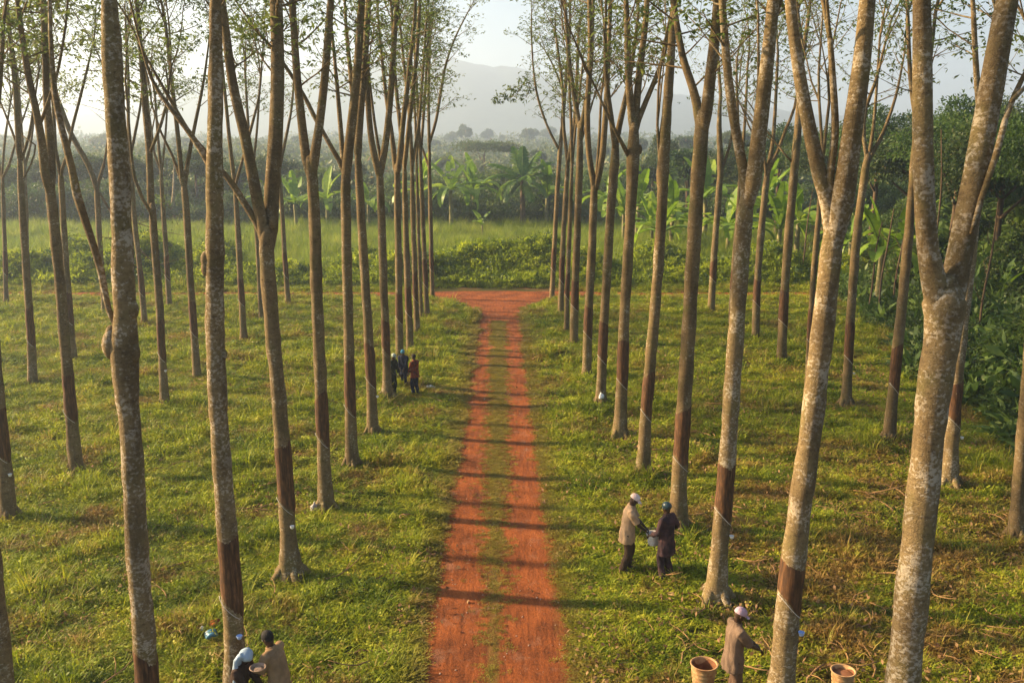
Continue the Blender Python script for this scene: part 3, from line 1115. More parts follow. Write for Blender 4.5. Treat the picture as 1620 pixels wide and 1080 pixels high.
T('trunk rising directly behind the worker in the blue cap', (632, 572, 14), [(631, 450, 12), (629, 330, 12), (628, 262, 14)],
  [[(625, 262, 9), (620, 215, 8), (612, 160, 7), (603, 80, 5), (598, 20, 4)], [(631, 262, 10), (637, 200, 9), (645, 130, 8), (655, 40, 6), (658, -10, 5)]], group=GA)
T('dark trunk just behind and left of the worker in the red shirt', (649, 558, 15), [(645, 450, 11), (641, 330, 10), (640, 255, 11)],
  [[(639, 255, 8), (632, 190, 7), (625, 120, 6), (620, 20, 5)], [(641, 255, 8), (650, 170, 8), (659, 90, 7), (664, 10, 6)]], group=GA)
T('tenth trunk of the left row, half hidden among its neighbours', (660, 528, 12), [(656, 430, 9), (653, 330, 9), (652, 262, 9)],
  [[(652, 262, 7), (648, 190, 6), (640, 110, 5), (632, 30, 4)], [(652, 262, 6), (662, 200, 5), (668, 130, 5), (674, 40, 4)]], group=GA)
T('very thin trunk showing between two trunks near the end of the left row', (667, 505, 8), [(664, 430, 6), (661, 330, 6), (659, 250, 6)], [[(659, 250, 5), (656, 170, 4), (650, 80, 3)], [(659, 250, 4), (664, 190, 4), (668, 110, 3)]], group=GA, panel=False)
T('slim trunk second from the far end of the left row', (676, 500, 10), [(671, 400, 8), (667, 300, 8), (665, 250, 8)],
  [[(665, 250, 6), (660, 150, 5), (655, 70, 4)], [(665, 250, 5), (671, 170, 5), (677, 60, 4)]], group=GA)
T('last trunk of the left row with a branch curving over the track', (684, 472, 9), [(682, 380, 7), (680, 290, 7), (679, 228, 8)],
  [[(679, 228, 5), (690, 190, 5), (700, 130, 5), (706, 100, 4), (720, 60, 3), (740, 20, 2)], [(679, 228, 6), (678, 150, 5), (680, 60, 5)], [(681, 272, 4), (670, 240, 4), (661, 215, 4), (655, 170, 3), (648, 120, 3)]], group=GA, leafy=1.3)
# ---- row right of the track
T('big forked trunk with long rust-brown tapped bark and pale blue cup', (1228, 1166, 56), [(1238, 1060, 43), (1250, 930, 41), (1266, 800, 39), (1283, 680, 38), (1298, 550, 37), (1313, 420, 38), (1322, 335, 52)],
  [[(1312, 330, 28), (1299, 285, 25), (1280, 200, 23), (1265, 120, 21), (1252, 20, 19), (1246, -60, 16)], [(1330, 330, 40), (1340, 270, 36), (1351, 190, 33), (1363, 100, 30), (1376, -40, 25)], [(1318, 320, 14), (1313, 285, 13), (1321, 210, 13), (1318, 130, 11), (1313, 60, 9)]],
  lichen=True, group=GB, cupmat='blue_cup', panel=(3.0, 2.3))
T('forked trunk with flared foot behind the worker in the tan shirt', (1132, 950, 46), [(1138, 870, 30), (1148, 760, 29), (1158, 620, 28), (1168, 480, 27), (1178, 350, 28), (1185, 288, 36)],
  [[(1178, 285, 18), (1170, 240, 17), (1158, 170, 16), (1150, 100, 14), (1143, 10, 12), (1140, -40, 10)], [(1192, 285, 28), (1200, 220, 26), (1209, 140, 24), (1218, 60, 22), (1226, -30, 20)], [(1214, 75, 8), (1224, 35, 8), (1240, -10, 6)], [(1188, 280, 7), (1196, 210, 7), (1200, 120, 5)]],
  lichen=True, group=GB)
T('thick trunk rising just behind the worker in the dark cap and coverall', (1072, 838, 37), [(1075, 750, 26), (1082, 640, 25), (1092, 480, 24), (1101, 330, 24), (1109, 220, 26), (1112, 180, 32)],
  [[(1105, 180, 17), (1096, 140, 14), (1080, 90, 12), (1068, 20, 10), (1062, -30, 8)], [(1117, 180, 21), (1124, 120, 19), (1132, 50, 17), (1138, -30, 16)]], lichen=False, knobs=[(1108, 297, 9)], group=GB)
T('leaning trunk standing just behind the man in the white cap', (1017, 752, 29), [(1021, 670, 20), (1030, 560, 19), (1040, 440, 18), (1047, 330, 18), (1049, 265, 21), (1053, 200, 18), (1060, 110, 16), (1067, 0, 13)],
  [[(1067, 0, 10), (1062, -50, 8)], [(1067, 0, 9), (1078, -50, 7)], [(1045, 268, 6), (1040, 200, 5)]], group=GB)
T('trunk with a crooked joint and three long arms in the right row', (980, 692, 28), [(984, 610, 20), (988, 500, 18), (995, 380, 18), (1000, 290, 19), (1002, 245, 23), (1003, 190, 23)],
  [[(1000, 190, 14), (994, 120, 12), (992, 40, 10), (989, -30, 8)], [(1005, 188, 14), (1012, 110, 12), (1020, 50, 10), (1025, -20, 9)], [(1010, 190, 10), (1022, 160, 9), (1038, 122, 8), (1052, 80, 7), (1062, 30, 5)], [(996, 250, 8), (983, 225, 7), (965, 190, 5), (945, 145, 4)]], knobs=[(1012, 236, 9)], group=GB)
T('trunk with a pale bag tied low on its side in the right row', (950, 642, 22), [(953, 560, 16), (959, 450, 15), (966, 340, 15), (972, 260, 17), (974, 218, 16)],
  [[(971, 218, 10), (966, 180, 9), (960, 130, 8), (957, 50, 6)], [(976, 218, 11), (984, 180, 10), (993, 140, 8), (1003, 80, 6), (1010, 20, 5)]], group=GB, cup=False)
T('trunk forked low in a narrow U, seventh of the right row', (928, 598, 18), [(930, 520, 15), (935, 420, 14), (939, 330, 14), (941, 283, 18)],
  [[(938, 283, 11), (932, 245, 10), (929, 180, 10), (934, 80, 9), (932, -10, 8)], [(946, 283, 11), (953, 245, 11), (958, 180, 10), (962, 100, 8), (966, 0, 7)], [(943, 283, 5), (948, 220, 5), (951, 150, 4)]], group=GB)
T('upright trunk with slim V branches, eighth of the right row', (908, 544, 15), [(910, 450, 13), (914, 350, 12), (917, 260, 13), (918, 195, 14)],
  [[(916, 195, 9), (908, 150, 8), (900, 90, 7), (894, 10, 6)], [(921, 195, 9), (929, 150, 8), (935, 100, 8), (938, 10, 6)], [(915, 240, 4), (925, 205, 4), (938, 160, 3)]], group=GB)
T('thin trunk squeezed between two others toward the end of the right row', (896, 525, 10), [(898, 440, 8), (902, 340, 8), (905, 260, 8)], [[(905, 260, 6), (903, 180, 5), (898, 90, 4)], [(905, 260, 5), (912, 190, 4), (920, 120, 4)]], group=GB)
T('slim trunk second from the far end of the right row', (887, 494, 11), [(890, 400, 9), (895, 310, 9), (899, 245, 11)],
  [[(897, 245, 7), (892, 205, 6), (890, 140, 5), (880, 60, 4)], [(901, 245, 8), (908, 200, 7), (912, 140, 6), (915, 60, 5)]], group=GB)
T('last trunk of the right row with one long thin branch bending left', (873, 471, 9), [(877, 390, 8), (882, 300, 8), (886, 240, 8), (890, 190, 8)],
  [[(890, 190, 7), (895, 130, 6), (901, 60, 5), (902, 0, 4)], [(884, 236, 5), (866, 200, 4), (851, 155, 4), (844, 110, 3), (841, 60, 3), (841, 20, 2)], [(892, 150, 3), (878, 110, 3), (862, 80, 2)]], group=GB, leafy=1.3)
# ---- outer left rows
T('sliver of a grey trunk at the bottom left corner', (14, 1230, 44), [(8, 1100, 34), (-4, 980, 32), (-22, 800, 30), (-38, 600, 28), (-50, 400, 26)], [[(-50, 400, 18), (-75, 200, 14), (-90, 50, 12)], [(-50, 400, 18), (-40, 200, 15), (-30, 50, 12)]], group=GL, panel=False)
T('reddish trunk cut by the left edge of the view', (15, 822, 30), [(8, 745, 23), (0, 660, 21), (-14, 500, 20), (-25, 350, 19)], [[(-25, 350, 12), (-38, 200, 10), (-45, 80, 8)], [(-25, 350, 12), (-12, 230, 10), (0, 130, 8), (6, 30, 6)]], group=GL)
T('mossy trunk with a tight narrow fork at far left', (121, 750, 27), [(113, 660, 20), (104, 560, 18), (95, 450, 17), (84, 340, 18), (77, 278, 24)],
  [[(72, 278, 15), (66, 225, 14), (58, 180, 12), (45, 120, 11), (34, 50, 9), (26, -10, 7)], [(81, 278, 15), (79, 220, 14), (74, 160, 12), (71, 80, 10), (68, 0, 9)], [(62, 200, 6), (75, 165, 6), (92, 110, 5), (104, 40, 4)]], group=GL)
T('trunk with many thin arms left of the tightly forked mossy trunk', (52, 607, 17), [(48, 520, 13), (41, 420, 12), (34, 310, 11), (31, 240, 12)],
  [[(30, 240, 10), (27, 180, 10), (23, 120, 9), (14, 40, 7), (10, -10, 5)], [(33, 255, 5), (46, 215, 5), (53, 170, 4), (62, 110, 3)], [(30, 240, 5), (18, 205, 4), (0, 160, 3)], [(33, 290, 3), (48, 262, 3), (56, 230, 3), (36, 215, 2)]], group=GL)
T('dark trunk in open grass just right of the thick knobbly trunk', (261, 643, 17), [(256, 560, 13), (250, 450, 13), (243, 370, 13), (241, 325, 16)],
  [[(239, 325, 13), (237, 270, 12), (236, 240, 12), (229, 160, 11), (222, 70, 9), (215, -10, 7)], [(238, 335, 6), (226, 315, 6), (214, 285, 6), (208, 245, 5), (203, 180, 4)], [(238, 240, 6), (250, 210, 6), (262, 170, 5), (270, 110, 4)]], group=GL)
T('trunk with a neat V fork between the knobbly trunk and the mottled one', (312, 598, 16), [(305, 500, 12), (298, 390, 12), (293, 310, 12), (290, 285, 13)],
  [[(288, 285, 9), (282, 220, 8), (273, 140, 7), (262, 40, 6)], [(293, 285, 8), (300, 240, 7), (310, 190, 6), (322, 130, 5), (330, 70, 3)], [(286, 285, 5), (272, 245, 5), (255, 210, 4), (240, 165, 3)]], group=GL)
T('slim trunk just right of the tightly forked mossy trunk', (116, 570, 15), [(109, 480, 11), (102, 380, 10), (97, 290, 10), (96, 268, 11)],
  [[(94, 268, 7), (88, 235, 6), (85, 180, 6), (78, 100, 4)], [(98, 268, 6), (106, 245, 6), (115, 200, 5), (128, 150, 5), (145, 80, 3)]], group=GL)
T('slim straight trunk seen just behind the knobbly trunk', (229, 515, 12), [(223, 440, 9), (215, 370, 9), (209, 300, 9), (206, 245, 9)], [[(206, 245, 7), (203, 190, 6), (203, 120, 5), (199, 50, 4)], [(207, 245, 5), (216, 200, 5), (223, 160, 4), (228, 90, 3)]], group=GL)
T('slim trunk just right of the tall straight mottled trunk', (386, 538, 15), [(381, 450, 10), (376, 360, 10), (372, 292, 11)], [[(371, 292, 8), (364, 230, 7), (358, 170, 6), (350, 90, 5)], [(373, 292, 5), (386, 245, 5), (398, 200, 5), (410, 150, 4), (415, 90, 3)]], group=GL)
T('thin distant trunk left of the V forked trunk by the cross track', (268, 485, 10), [(263, 400, 8), (258, 330, 8), (255, 272, 8)], [[(255, 272, 6), (250, 220, 5), (245, 150, 4)], [(255, 272, 4), (245, 245, 4), (240, 210, 4)], [(256, 272, 4), (262, 210, 4), (266, 140, 3)]], group=GL)
T('thin trunk glimpsed behind the trunk with the round white cup', (414, 508, 10), [(410, 440, 8), (407, 380, 8), (403, 320, 8), (400, 270, 8)], [[(400, 270, 5), (393, 200, 5), (388, 120, 4)], [(400, 270, 5), (407, 200, 4), (412, 120, 3)]], group=GL, panel=False)
T('distant slim trunk between the white-cup trunk and the next in its row', (456, 482, 11), [(450, 400, 8), (446, 330, 8), (441, 262, 9)], [[(440, 262, 5), (436, 210, 5), (440, 140, 4), (438, 60, 3)], [(443, 262, 6), (453, 215, 5), (462, 165, 4), (466, 100, 3)]], group=GL)
T('thin hazy trunk near the left edge by the cross track', (10, 481, 10), [(8, 400, 7), (5, 320, 7), (4, 282, 8)], [[(4, 282, 5), (14, 262, 5), (22, 235, 4), (36, 190, 3)], [(3, 282, 4), (8, 220, 4), (17, 160, 3)], [(3, 282, 4), (-6, 230, 4), (-12, 160, 3)]], group=GL)
T('thin hazy trunk partly behind the trunk with many thin arms', (47, 479, 9), [(43, 400, 7), (41, 320, 7), (39, 265, 7)], [[(39, 265, 5), (48, 230, 4), (55, 180, 3)], [(39, 265, 4), (34, 200, 4), (30, 130, 3)]], group=GL, panel=False)
T('slim trunk with a V fork left of the knobbly trunk', (166, 497, 12), [(161, 430, 9), (157, 370, 9), (154, 315, 10), (153, 292, 11)], [[(151, 292, 9), (140, 262, 9), (125, 235, 9), (110, 207, 9), (98, 175, 9), (87, 143, 8), (80, 100, 7), (74, 40, 5)], [(155, 292, 6), (163, 265, 5), (168, 240, 4), (176, 170, 3)], [(157, 305, 5), (172, 330, 4)]], group=GL)
# ---- outer right rows
T('massive speckled Y-shaped trunk nearest at right', (1388, 1440, 76), [(1408, 1240, 60), (1430, 1060, 55), (1447, 900, 53), (1464, 740, 52), (1478, 620, 54), (1490, 530, 60), (1494, 480, 70), (1494, 452, 78)],
  [[(1479, 455, 42), (1468, 395, 36), (1462, 300, 34), (1460, 200, 33), (1459, 80, 31), (1457, -60, 27)], [(1508, 455, 44), (1517, 410, 42), (1533, 330, 41), (1550, 240, 41), (1570, 130, 40), (1592, 10, 36), (1605, -60, 30)], [(1536, 370, 5), (1552, 315, 9), (1576, 245, 11), (1590, 190, 10), (1605, 150, 9), (1630, 100, 7)], [(1600, 160, 8), (1625, 135, 7)]],
  lichen=True, group=GR, panel=False, knobs=[(1450, 282, 8), (1454, 642, 8)])
T('straight trunk close behind the massive Y-shaped trunk, rust band showing', (1500, 768, 34), [(1506, 690, 24), (1513, 600, 22), (1524, 500, 20), (1534, 420, 19), (1542, 330, 18), (1549, 250, 18), (1553, 200, 18)],
  [[(1552, 200, 12), (1545, 120, 10), (1540, 20, 8)], [(1554, 200, 12), (1566, 120, 11), (1580, 30, 9)]], lichen=True, group=GR)
T('slim lit trunk left of the massive Y-shaped trunk', (1406, 697, 23), [(1413, 620, 18), (1423, 520, 17), (1433, 420, 16), (1441, 330, 15), (1447, 250, 14), (1451, 200, 14)], [[(1450, 200, 9), (1440, 120, 8), (1436, 20, 6)], [(1452, 200, 9), (1468, 120, 8), (1480, 20, 6)]], group=GR)
T('slim trunk with small fan of branches against the dark thicket', (1338, 642, 21), [(1343, 550, 15), (1349, 450, 15), (1358, 350, 14), (1369, 270, 14), (1373, 245, 16)],
  [[(1371, 245, 8), (1366, 215, 8), (1370, 170, 7), (1385, 130, 6), (1400, 70, 4)], [(1375, 245, 7), (1382, 200, 6), (1386, 150, 5), (1392, 60, 4)], [(1378, 245, 8), (1390, 225, 7), (1403, 195, 6), (1418, 150, 5), (1430, 90, 3)]], group=GR)
T('straight trunk with cord standing in shade left of the big rust-banded trunk', (1236, 573, 19), [(1240, 480, 15), (1247, 380, 15), (1255, 290, 14), (1261, 220, 14), (1266, 150, 12), (1270, 90, 10)], [[(1270, 90, 8), (1262, 20, 6)], [(1270, 90, 8), (1280, 20, 6)], [(1256, 260, 4), (1240, 242, 4), (1232, 232, 3)]], group=GR)
T('thin trunk edge showing just left of the big rust-banded trunk', (1278, 612, 12), [(1283, 500, 10), (1290, 400, 10), (1297, 320, 9), (1302, 250, 9)], [[(1302, 250, 6), (1296, 160, 5)], [(1302, 250, 6), (1312, 160, 5)]], group=GR)
T('slim trunk with dark thin forked arms right of the big right-row fork', (1195, 540, 14), [(1198, 450, 12), (1204, 370, 12), (1211, 300, 12), (1214, 270, 14)],
  [[(1212, 270, 6), (1209, 250, 6)], [(1214, 270, 8), (1222, 230, 7), (1226, 180, 6), (1230, 100, 5)], [(1216, 270, 8), (1230, 240, 7), (1243, 205, 6), (1257, 170, 5), (1266, 110, 4)]], group=GR)
T('dark narrow trunk close beside the big fork of the right row', (1157, 516, 12), [(1161, 430, 10), (1167, 350, 9), (1171, 280, 9)], [[(1171, 280, 6), (1168, 200, 5), (1165, 110, 4)], [(1171, 280, 6), (1178, 200, 5), (1183, 100, 4)]], group=GR)
T('slim lit trunk with one short right arm, by the cross track at right', (1125, 495, 13), [(1130, 400, 11), (1137, 310, 11), (1140, 265, 11), (1138, 200, 9), (1140, 150, 8)], [[(1140, 150, 6), (1136, 90, 5), (1133, 20, 4)], [(1141, 270, 6), (1150, 245, 5), (1158, 215, 5), (1164, 160, 3)]], group=GR)
T('leaning lit trunk cut by the right edge of the view', (1607, 852, 28), [(1612, 770, 22), (1620, 670, 21), (1630, 550, 20), (1640, 400, 19), (1648, 250, 18)], [[(1648, 250, 12), (1640, 120, 10)], [(1648, 250, 12), (1665, 120, 10)]], group=GR, panel=False)

# drooping leafy sprig hanging over the track from the last right-row tree is part of that crown
_last = [o for o in bpy.data.objects if o.get('label', '').startswith('last trunk of the right row')][0]
_Y = _last.location.y
sm = MB(); sprig = []
for path in ([(843, 128), (832, 132), (820, 137), (806, 141), (792, 150), (785, 160)], [(826, 134), (818, 148), (806, 156)], [(836, 130), (838, 142), (832, 155)]):
    pp = [at(x, y, _Y - .3) - _last.location for x, y in path]
    sm.tube(pp, [.02 - .003 * i for i in range(len(pp))], 4)
    sprig += pp[1:]
sm.build('branch', M['bark'], _last)
L = np.array([tuple(q) for q in sprig])
C = np.repeat(L, 13, axis=0) + RNG.normal(0, 1, (len(L) * 13, 3)) * np.array([.2, .2, .14])
link_mesh('foliage', quad_mesh('foliage', leaflets(np.repeat(C, 3, axis=0), .24, .1, .35)), M['leaf_rubber'], _last)


# ------------------------------------------------------------------ forest trees and bananas
def crown_quads(seed, rx, rz, n, L, W, lobes=16, flat=False):
    rng = np.random.default_rng(seed)
    Q = []
    for i in range(lobes):
        d = unit(rng.normal(size=3)); d[2] = abs(d[2]) * (0.35 if flat else 1.0) - (.1 if flat else .25)
        c = d * np.array([rx, rx, rz]) * rng.uniform(.35, .85)
        lr = rng.uniform(.26, .46) * rx
        m = int(n / lobes)
        dd = unit(rng.normal(size=(m, 3)))
        dd[:, 2] = np.where(dd[:, 2] < -.35, -dd[:, 2], dd[:, 2])
        r = lr * rng.uniform(.55, 1.08, (m, 1)) * (1 + .22 * np.sin(dd[:, :1] * 7 + i) * np.sin(dd[:, 1:2] * 6 + i))
        C = c + dd * r * np.array([1, 1, .45 if flat else .8])
        D = dd + rng.normal(0, .8, (m, 3)); D[:, 2] -= .25
        Q.append(leaflets(C, L, W, 0, rng, D))
    return np.concatenate(Q, 0)


def forest_proto(seed, h, rx, rz, n, L, W, mat, lobes=16, flat=False, lean=.0, low=.0):
    rnd = random.Random(seed)
    root = empty('forest_tree', (0, 0, 0))
    m_ = MB()
    zc = h - rz
    pts = [Vector((0, 0, -.1)), Vector((lean * .2, 0, zc * .3)), Vector((lean * .6 + rnd.uniform(-.2, .2), rnd.uniform(-.2, .2), zc * .7)), Vector((lean, 0, zc + rz * .3))]
    r0 = .012 * h + .06
    p2, r2 = catmull(pts, [r0 * 1.3, r0, r0 * .8, r0 * .4], 1.0)
    m_.tube(p2, r2, 8, lump=.05, seed=seed)
    for k in range(7):
        i = rnd.randint(len(p2) // 2, len(p2) - 1)
        a = rnd.uniform(0, 2 * PI)
        e = Vector((math.cos(a) * rx * .75, math.sin(a) * rx * .75, rz * rnd.uniform(-.1, .6))) + Vector((lean, 0, zc))
        mid = p2[i].lerp(e, .5) + Vector((0, 0, -.2))
        m_.tube([p2[i], mid, e], [r2[i] * .6, r2[i] * .4, .02], 5, cap=False)
    m_.build('trunk', M['bark_forest'], root)
    Q = crown_quads(seed, rx, rz, n, L, W, lobes, flat)
    Q = Q + np.array([lean, 0, zc])
    link_mesh('crown', quad_mesh('crown', Q), mat, root)
    return root


PR = {
    'a': [forest_proto(201, 9, 3.4, 3.2, 9000, .30, .17, M['leaf_dark'], 20), 9],
    'b': [forest_proto(202, 8, 3.0, 3.4, 8000, .30, .17, M['leaf_bush'], 18), 8],
    'c': [forest_proto(203, 10, 2.7, 4.2, 8000, .32, .18, M['leaf_dark'], 20), 10],
    'j': [forest_proto(204, 13, 4.3, 5.0, 20000, .24, .13, M['leaf_bush'], 28), 13],
    'k': [forest_proto(205, 13, 4.0, 5.6, 20000, .24, .12, M['leaf_dark'], 30), 13],
    'far': [forest_proto(206, 18, 4.3, 7.0, 6000, .7, .42, M['leaf_far'], 11), 18],
    'far2': [forest_proto(207, 18, 5.2, 6.5, 6000, .75, .42, M['leaf_far'], 10), 18],
    'flat': [forest_proto(208, 10.5, 7.5, 2.4, 5000, .5, .28, M['leaf_far'], 10, True), 10.5],
}
used = set()


def forest_tree(kind, px, Y, ytop, label, group, w=1.0):
    proto, h0 = PR[kind]
    o = proto if kind not in used else copy_tree(proto)
    used.add(kind)
    X = at(px, 400, Y).x
    ztop = at(px, ytop, Y).z
    s = ztop / h0
    o.location = (X, Y, 0)
    o.scale = (s * w, s * w, s)
    o.rotation_euler = (0, 0, random.uniform(0, 6.28))
    tag(o, label, 'tree', group)
    return o


GF = 'trees of the dark line behind the tall grass'
GM = 'trees standing in the valley mist'
GJ = 'trees of the thicket at the right'
for (k, px, Y, yt, w, lab) in [
    ('a', -60, 108, 238, 1.2, None), ('b', 20, 106, 246, 1.2, None), ('c', 75, 112, 236, 1.3, None), ('a', 135, 107, 232, 1.1, None), ('b', 200, 110, 226, 1.2, None),
    ('c', 262, 112, 234, 1.3, None), ('a', 318, 106, 226, 1.1, None), ('b', 385, 112, 240, 1.2, None), ('a', 445, 116, 236, 1.1, None), ('b', 505, 112, 252, 1.3, None), ('c', 560, 122, 246, 1.2, None),
    ('b', 640, 118, 262, 1.1, None),
    ('a', 935, 120, 262, 1.0, None), ('b', 985, 124, 246, 1.0, None), ('c', 1047, 128, 196, .75, 'pale round-topped tree rising above the bushes behind the bananas'), ('a', 1030, 112, 238, 1.0, None),
    ('b', 1085, 100, 212, 1.0, 'olive-leaved tree right behind the banana plants'), ('a', 1135, 98, 226, 1.0, None), ('c', 1180, 96, 200, 1.1, None)]:
    forest_tree(k, px, Y, yt, lab or 'dark leafy tree in the hazy line behind the tall grass', GF, w)
for (k, px, Y, yt, w, lab) in [
    ('j', 1225, 84, 176, .9, 'bushy green tree at the left end of the right thicket'),
    ('k', 1300, 78, 150, 1.0, 'dark tree of the thicket seen through the big rust-banded fork'),
    ('j', 1375, 66, 140, .9, 'leafy tree behind the slim fan-branched trunk'),
    ('k', 1440, 60, 120, 1.0, 'dark tree directly behind the left arm of the massive Y-shaped trunk'),
    ('j', 1500, 52, 120, .85, 'leafy tree filling the gap of the massive Y-shaped trunk'),
    ('k', 1575, 47, 100, .9, 'dark dense tree right of the massive Y-shaped trunk'),
    ('j', 1650, 40, 90, .8, 'nearest leafy thicket tree at the right edge'),
    ('k', 1700, 54, 60, 1.0, 'tall dark tree at the right edge behind the nearest thicket tree'),
    ('k', 1560, 70, 90, 1.0, 'tall dark tree deeper in the thicket beyond the Y-shaped trunk')]:
    forest_tree(k, px, Y, yt, lab, GJ, w)
forest_tree('flat', 768, 200, 218, 'flat-topped spreading tree standing above the palms', GM)
for (k, px, Y, yt, w, lab) in [('far', 738, 480, 185, .75, 'tall narrow tree standing out of the mist left of centre'), ('far2', 834, 500, 192, .85, 'broad rounded tree standing out of the mist right of centre'),
    ('far', 716, 560, 199, .8, None), ('far', 772, 640, 194, .7, None), ('far2', 795, 600, 205, .6, None), ('far', 865, 620, 190, .9, None), ('far2', 690, 420, 212, .9, None), ('far2', 900, 430, 208, 1.0, None),
    ('far2', 560, 330, 215, 1.0, None), ('far', 480, 380, 205, 1.0, None), ('far2', 400, 300, 212, 1.0, None), ('far2', 300, 330, 205, 1.1, None), ('far', 180, 340, 200, 1.1, None), ('far2', 60, 300, 210, 1.1, None), ('far2', 630, 240, 225, 1.0, None),
    ('far2', 945, 230, 222, 1.0, None), ('far', 1000, 250, 205, 1.0, None), ('far2', 1075, 220, 200, 1.0, None), ('far2', 1160, 200, 190, 1.0, None), ('far', 850, 210, 226, .8, None), ('far2', 700, 190, 238, .8, None)]:
    forest_tree(k, px, Y, yt, lab or 'faint tree half lost in the valley mist', GM, w)


def banana_leaf_mb(length, width, up, curl, seed, tear=True):
    rnd = random.Random(seed)
    m_ = MB()
    n = 14
    p = Vector((0, 0, 0)); ang = up
    cs = []
    for i in range(n + 1):
        cs.append((p.copy(), ang))
        p = p + Vector((math.cos(ang), 0, math.sin(ang))) * (length / n)
        ang -= curl / n * (1 + i / n)
    for i, (c, a) in enumerate(cs):
        s = i / n
        w = 0.0 if s < .1 else width * .5 * math.sin(min(1, (s - .1) / .9 * .93 + .05) * PI) ** .5
        w = max(w, .015)
        nrm = Vector((-math.sin(a), 0, math.cos(a)))
        jag = rnd.uniform(.82, 1.05)
        m_.v += [tuple(c + Vector((0, w * jag, 0)) + nrm * (w * .32)), tuple(c), tuple(c + Vector((0, -w * jag, 0)) + nrm * (w * .32))]
    for i in range(n):
        a = i * 3
        if not (tear and rnd.random() < .12): m_.f.append((a, a + 1, a + 4, a + 3))
        if not (tear and rnd.random() < .12): m_.f.append((a + 1, a + 2, a + 5, a + 4))
    m_.tube([c + Vector((0, 0, -.012)) for c, a in cs], [.03 * (1 - .8 * i / n) + .004 for i in range(n + 1)], 5)
    return m_


def frond_mb(length, up, curl, seed, leaf=.8):
    rnd = random.Random(seed)
    m_ = MB(); n = 16
    p = Vector((0, 0, 0)); ang = up; cs = []
    for i in range(n + 1):
        cs.append((p.copy(), ang))
        p = p + Vector((math.cos(ang), 0, math.sin(ang))) * (length / n)
        ang -= curl / n * (.6 + i / n)
    m_.tube([c for c, a in cs], [.05 * (1 - .85 * i / n) + .006 for i in range(n + 1)], 5)
    for i in range(2 * n):
        s = .16 + .84 * i / (2 * n)
        k = min(n - 1, int(s * n)); f0 = s * n - k
        c = cs[k][0].lerp(cs[k + 1][0], f0); a = cs[k][1]
        l = leaf * math.sin(min(1, .25 + s * .75) * PI) ** .5 * rnd.uniform(.85, 1.1) + .1
        t_ = Vector((math.cos(a), 0, math.sin(a)))
        for sd in (-1, 1):
            d = (t_ * .75 + Vector((0, sd, 0)) + Vector((0, 0, -.35 + rnd.uniform(-.2, .2)))).normalized()
            w = .085
            b = len(m_.v)
            m_.v += [tuple(c + t_ * w), tuple(c - t_ * w), tuple(c + d * l * .6 - t_ * w * .8 + Vector((0, 0, -.03))), tuple(c + d * l + Vector((0, 0, -.16 * l))), tuple(c + d * l * .6 + t_ * w * .8 + Vector((0, 0, -.03)))]
            m_.f.append((b, b + 1, b + 2, b + 3, b + 4))
    return m_


def palm_like(name, label, cat, group, loc, stem_h, specs, mat, frond, stem_r=.14, stem_mat=None, scale=1.0, rz=0.0):
    root = empty(name, loc, rz)
    tag(root, label, cat, group)
    m_ = MB()
    pts, rad = catmull([Vector((0, 0, -.1)), Vector((.05, 0, stem_h * .5)), Vector((0, 0, stem_h))], [stem_r * 1.3, stem_r, stem_r * .8], .3)
    m_.tube(pts, rad, 9, lump=.06, seed=3)
    m_.build('stem', stem_mat or M['stem'], root)
    for i, (az, up, ln, curl) in enumerate(specs):
        fm = frond_mb(ln, up, curl, i + 7) if frond else banana_leaf_mb(ln, .78, up, curl, i + 11)
        o = fm.build('frond' if frond else 'leaf', mat, root, smooth=False)
        o.location = (0, 0, stem_h - .05)
        o.rotation_euler = (0, 0, az)
    root.scale = (scale,) * 3
    return root


GP = 'banana plants and palms at the edge of the tall grass'
q = at(826, 400, 97)
palm_like('palm_tree', 'palm with long arching fronds right of the gap, in front of the flat-topped tree', 'palm', GP, (q.x, 97, 0), 4.9,
          [(0.15, .55, 4.0, 1.2), (3.2, .5, 4.2, 1.3), (2.6, .1, 3.8, 1.6), (.7, 1.1, 3.6, .5), (2.1, 1.25, 3.7, .4), (1.5, 1.4, 3.4, .3), (-.5, .1, 3.4, 1.5), (4.0, -.1, 3.4, 1.3), (-1.2, -.3, 3.0, .9), (-2.2, .2, 3.0, 1.4), (5.0, .5, 3.3, 1.2), (.4, .85, 3.9, .9), (2.85, .8, 3.9, .9)], M['palm'], True, .24, M['bark_forest'], scale=1.12)
q = at(714, 400, 95)
palm_like('banana_plant', 'bright banana plant left of the arching palm', 'banana plant', GP, (q.x, 95, 0), 3.5,
          [(2.5, 1.0, 3.6, .5), (1.6, 1.3, 3.2, .4), (.8, 1.05, 3.6, .5), (.1, .55, 4.0, 1.1), (3.1, .45, 3.6, 1.4), (-.3, .25, 3.4, 1.5), (3.5, .1, 3.0, 1.7), (-.9, .5, 3.2, 1.6), (4.4, .4, 3.0, 1.6), (2.0, .5, 3.0, 1.6), (5.2, .8, 3.2, 1.0)], M['banana'], False, .17, scale=1.3)
bp = palm_like('banana_plant', 'young banana plant poking out of the tall grass between palm and banana', 'banana plant', GP, (at(763, 400, 86).x, 86, 0), 1.6,
               [(2.5, 1.1, 1.9, .4), (.4, 1.2, 1.6, .4), (4.0, .8, 1.4, .8)], M['banana'], False, .09)
bproto = palm_like('banana_plant', 'upright bright banana plant just right of the three-armed trunk', 'banana plant', GP, (at(1030, 400, 74).x, 74, 0), 2.6,
                   [(2.3, 1.25, 2.8, .35), (.9, 1.3, 2.6, .4), (1.6, 1.45, 2.9, .2), (.2, .8, 2.8, 1.1), (3.0, .7, 2.7, 1.2), (-.6, .5, 2.5, 1.5), (3.9, .6, 2.5, 1.5), (-1.5, .9, 2.4, 1.2)], M['banana'], False, .13)
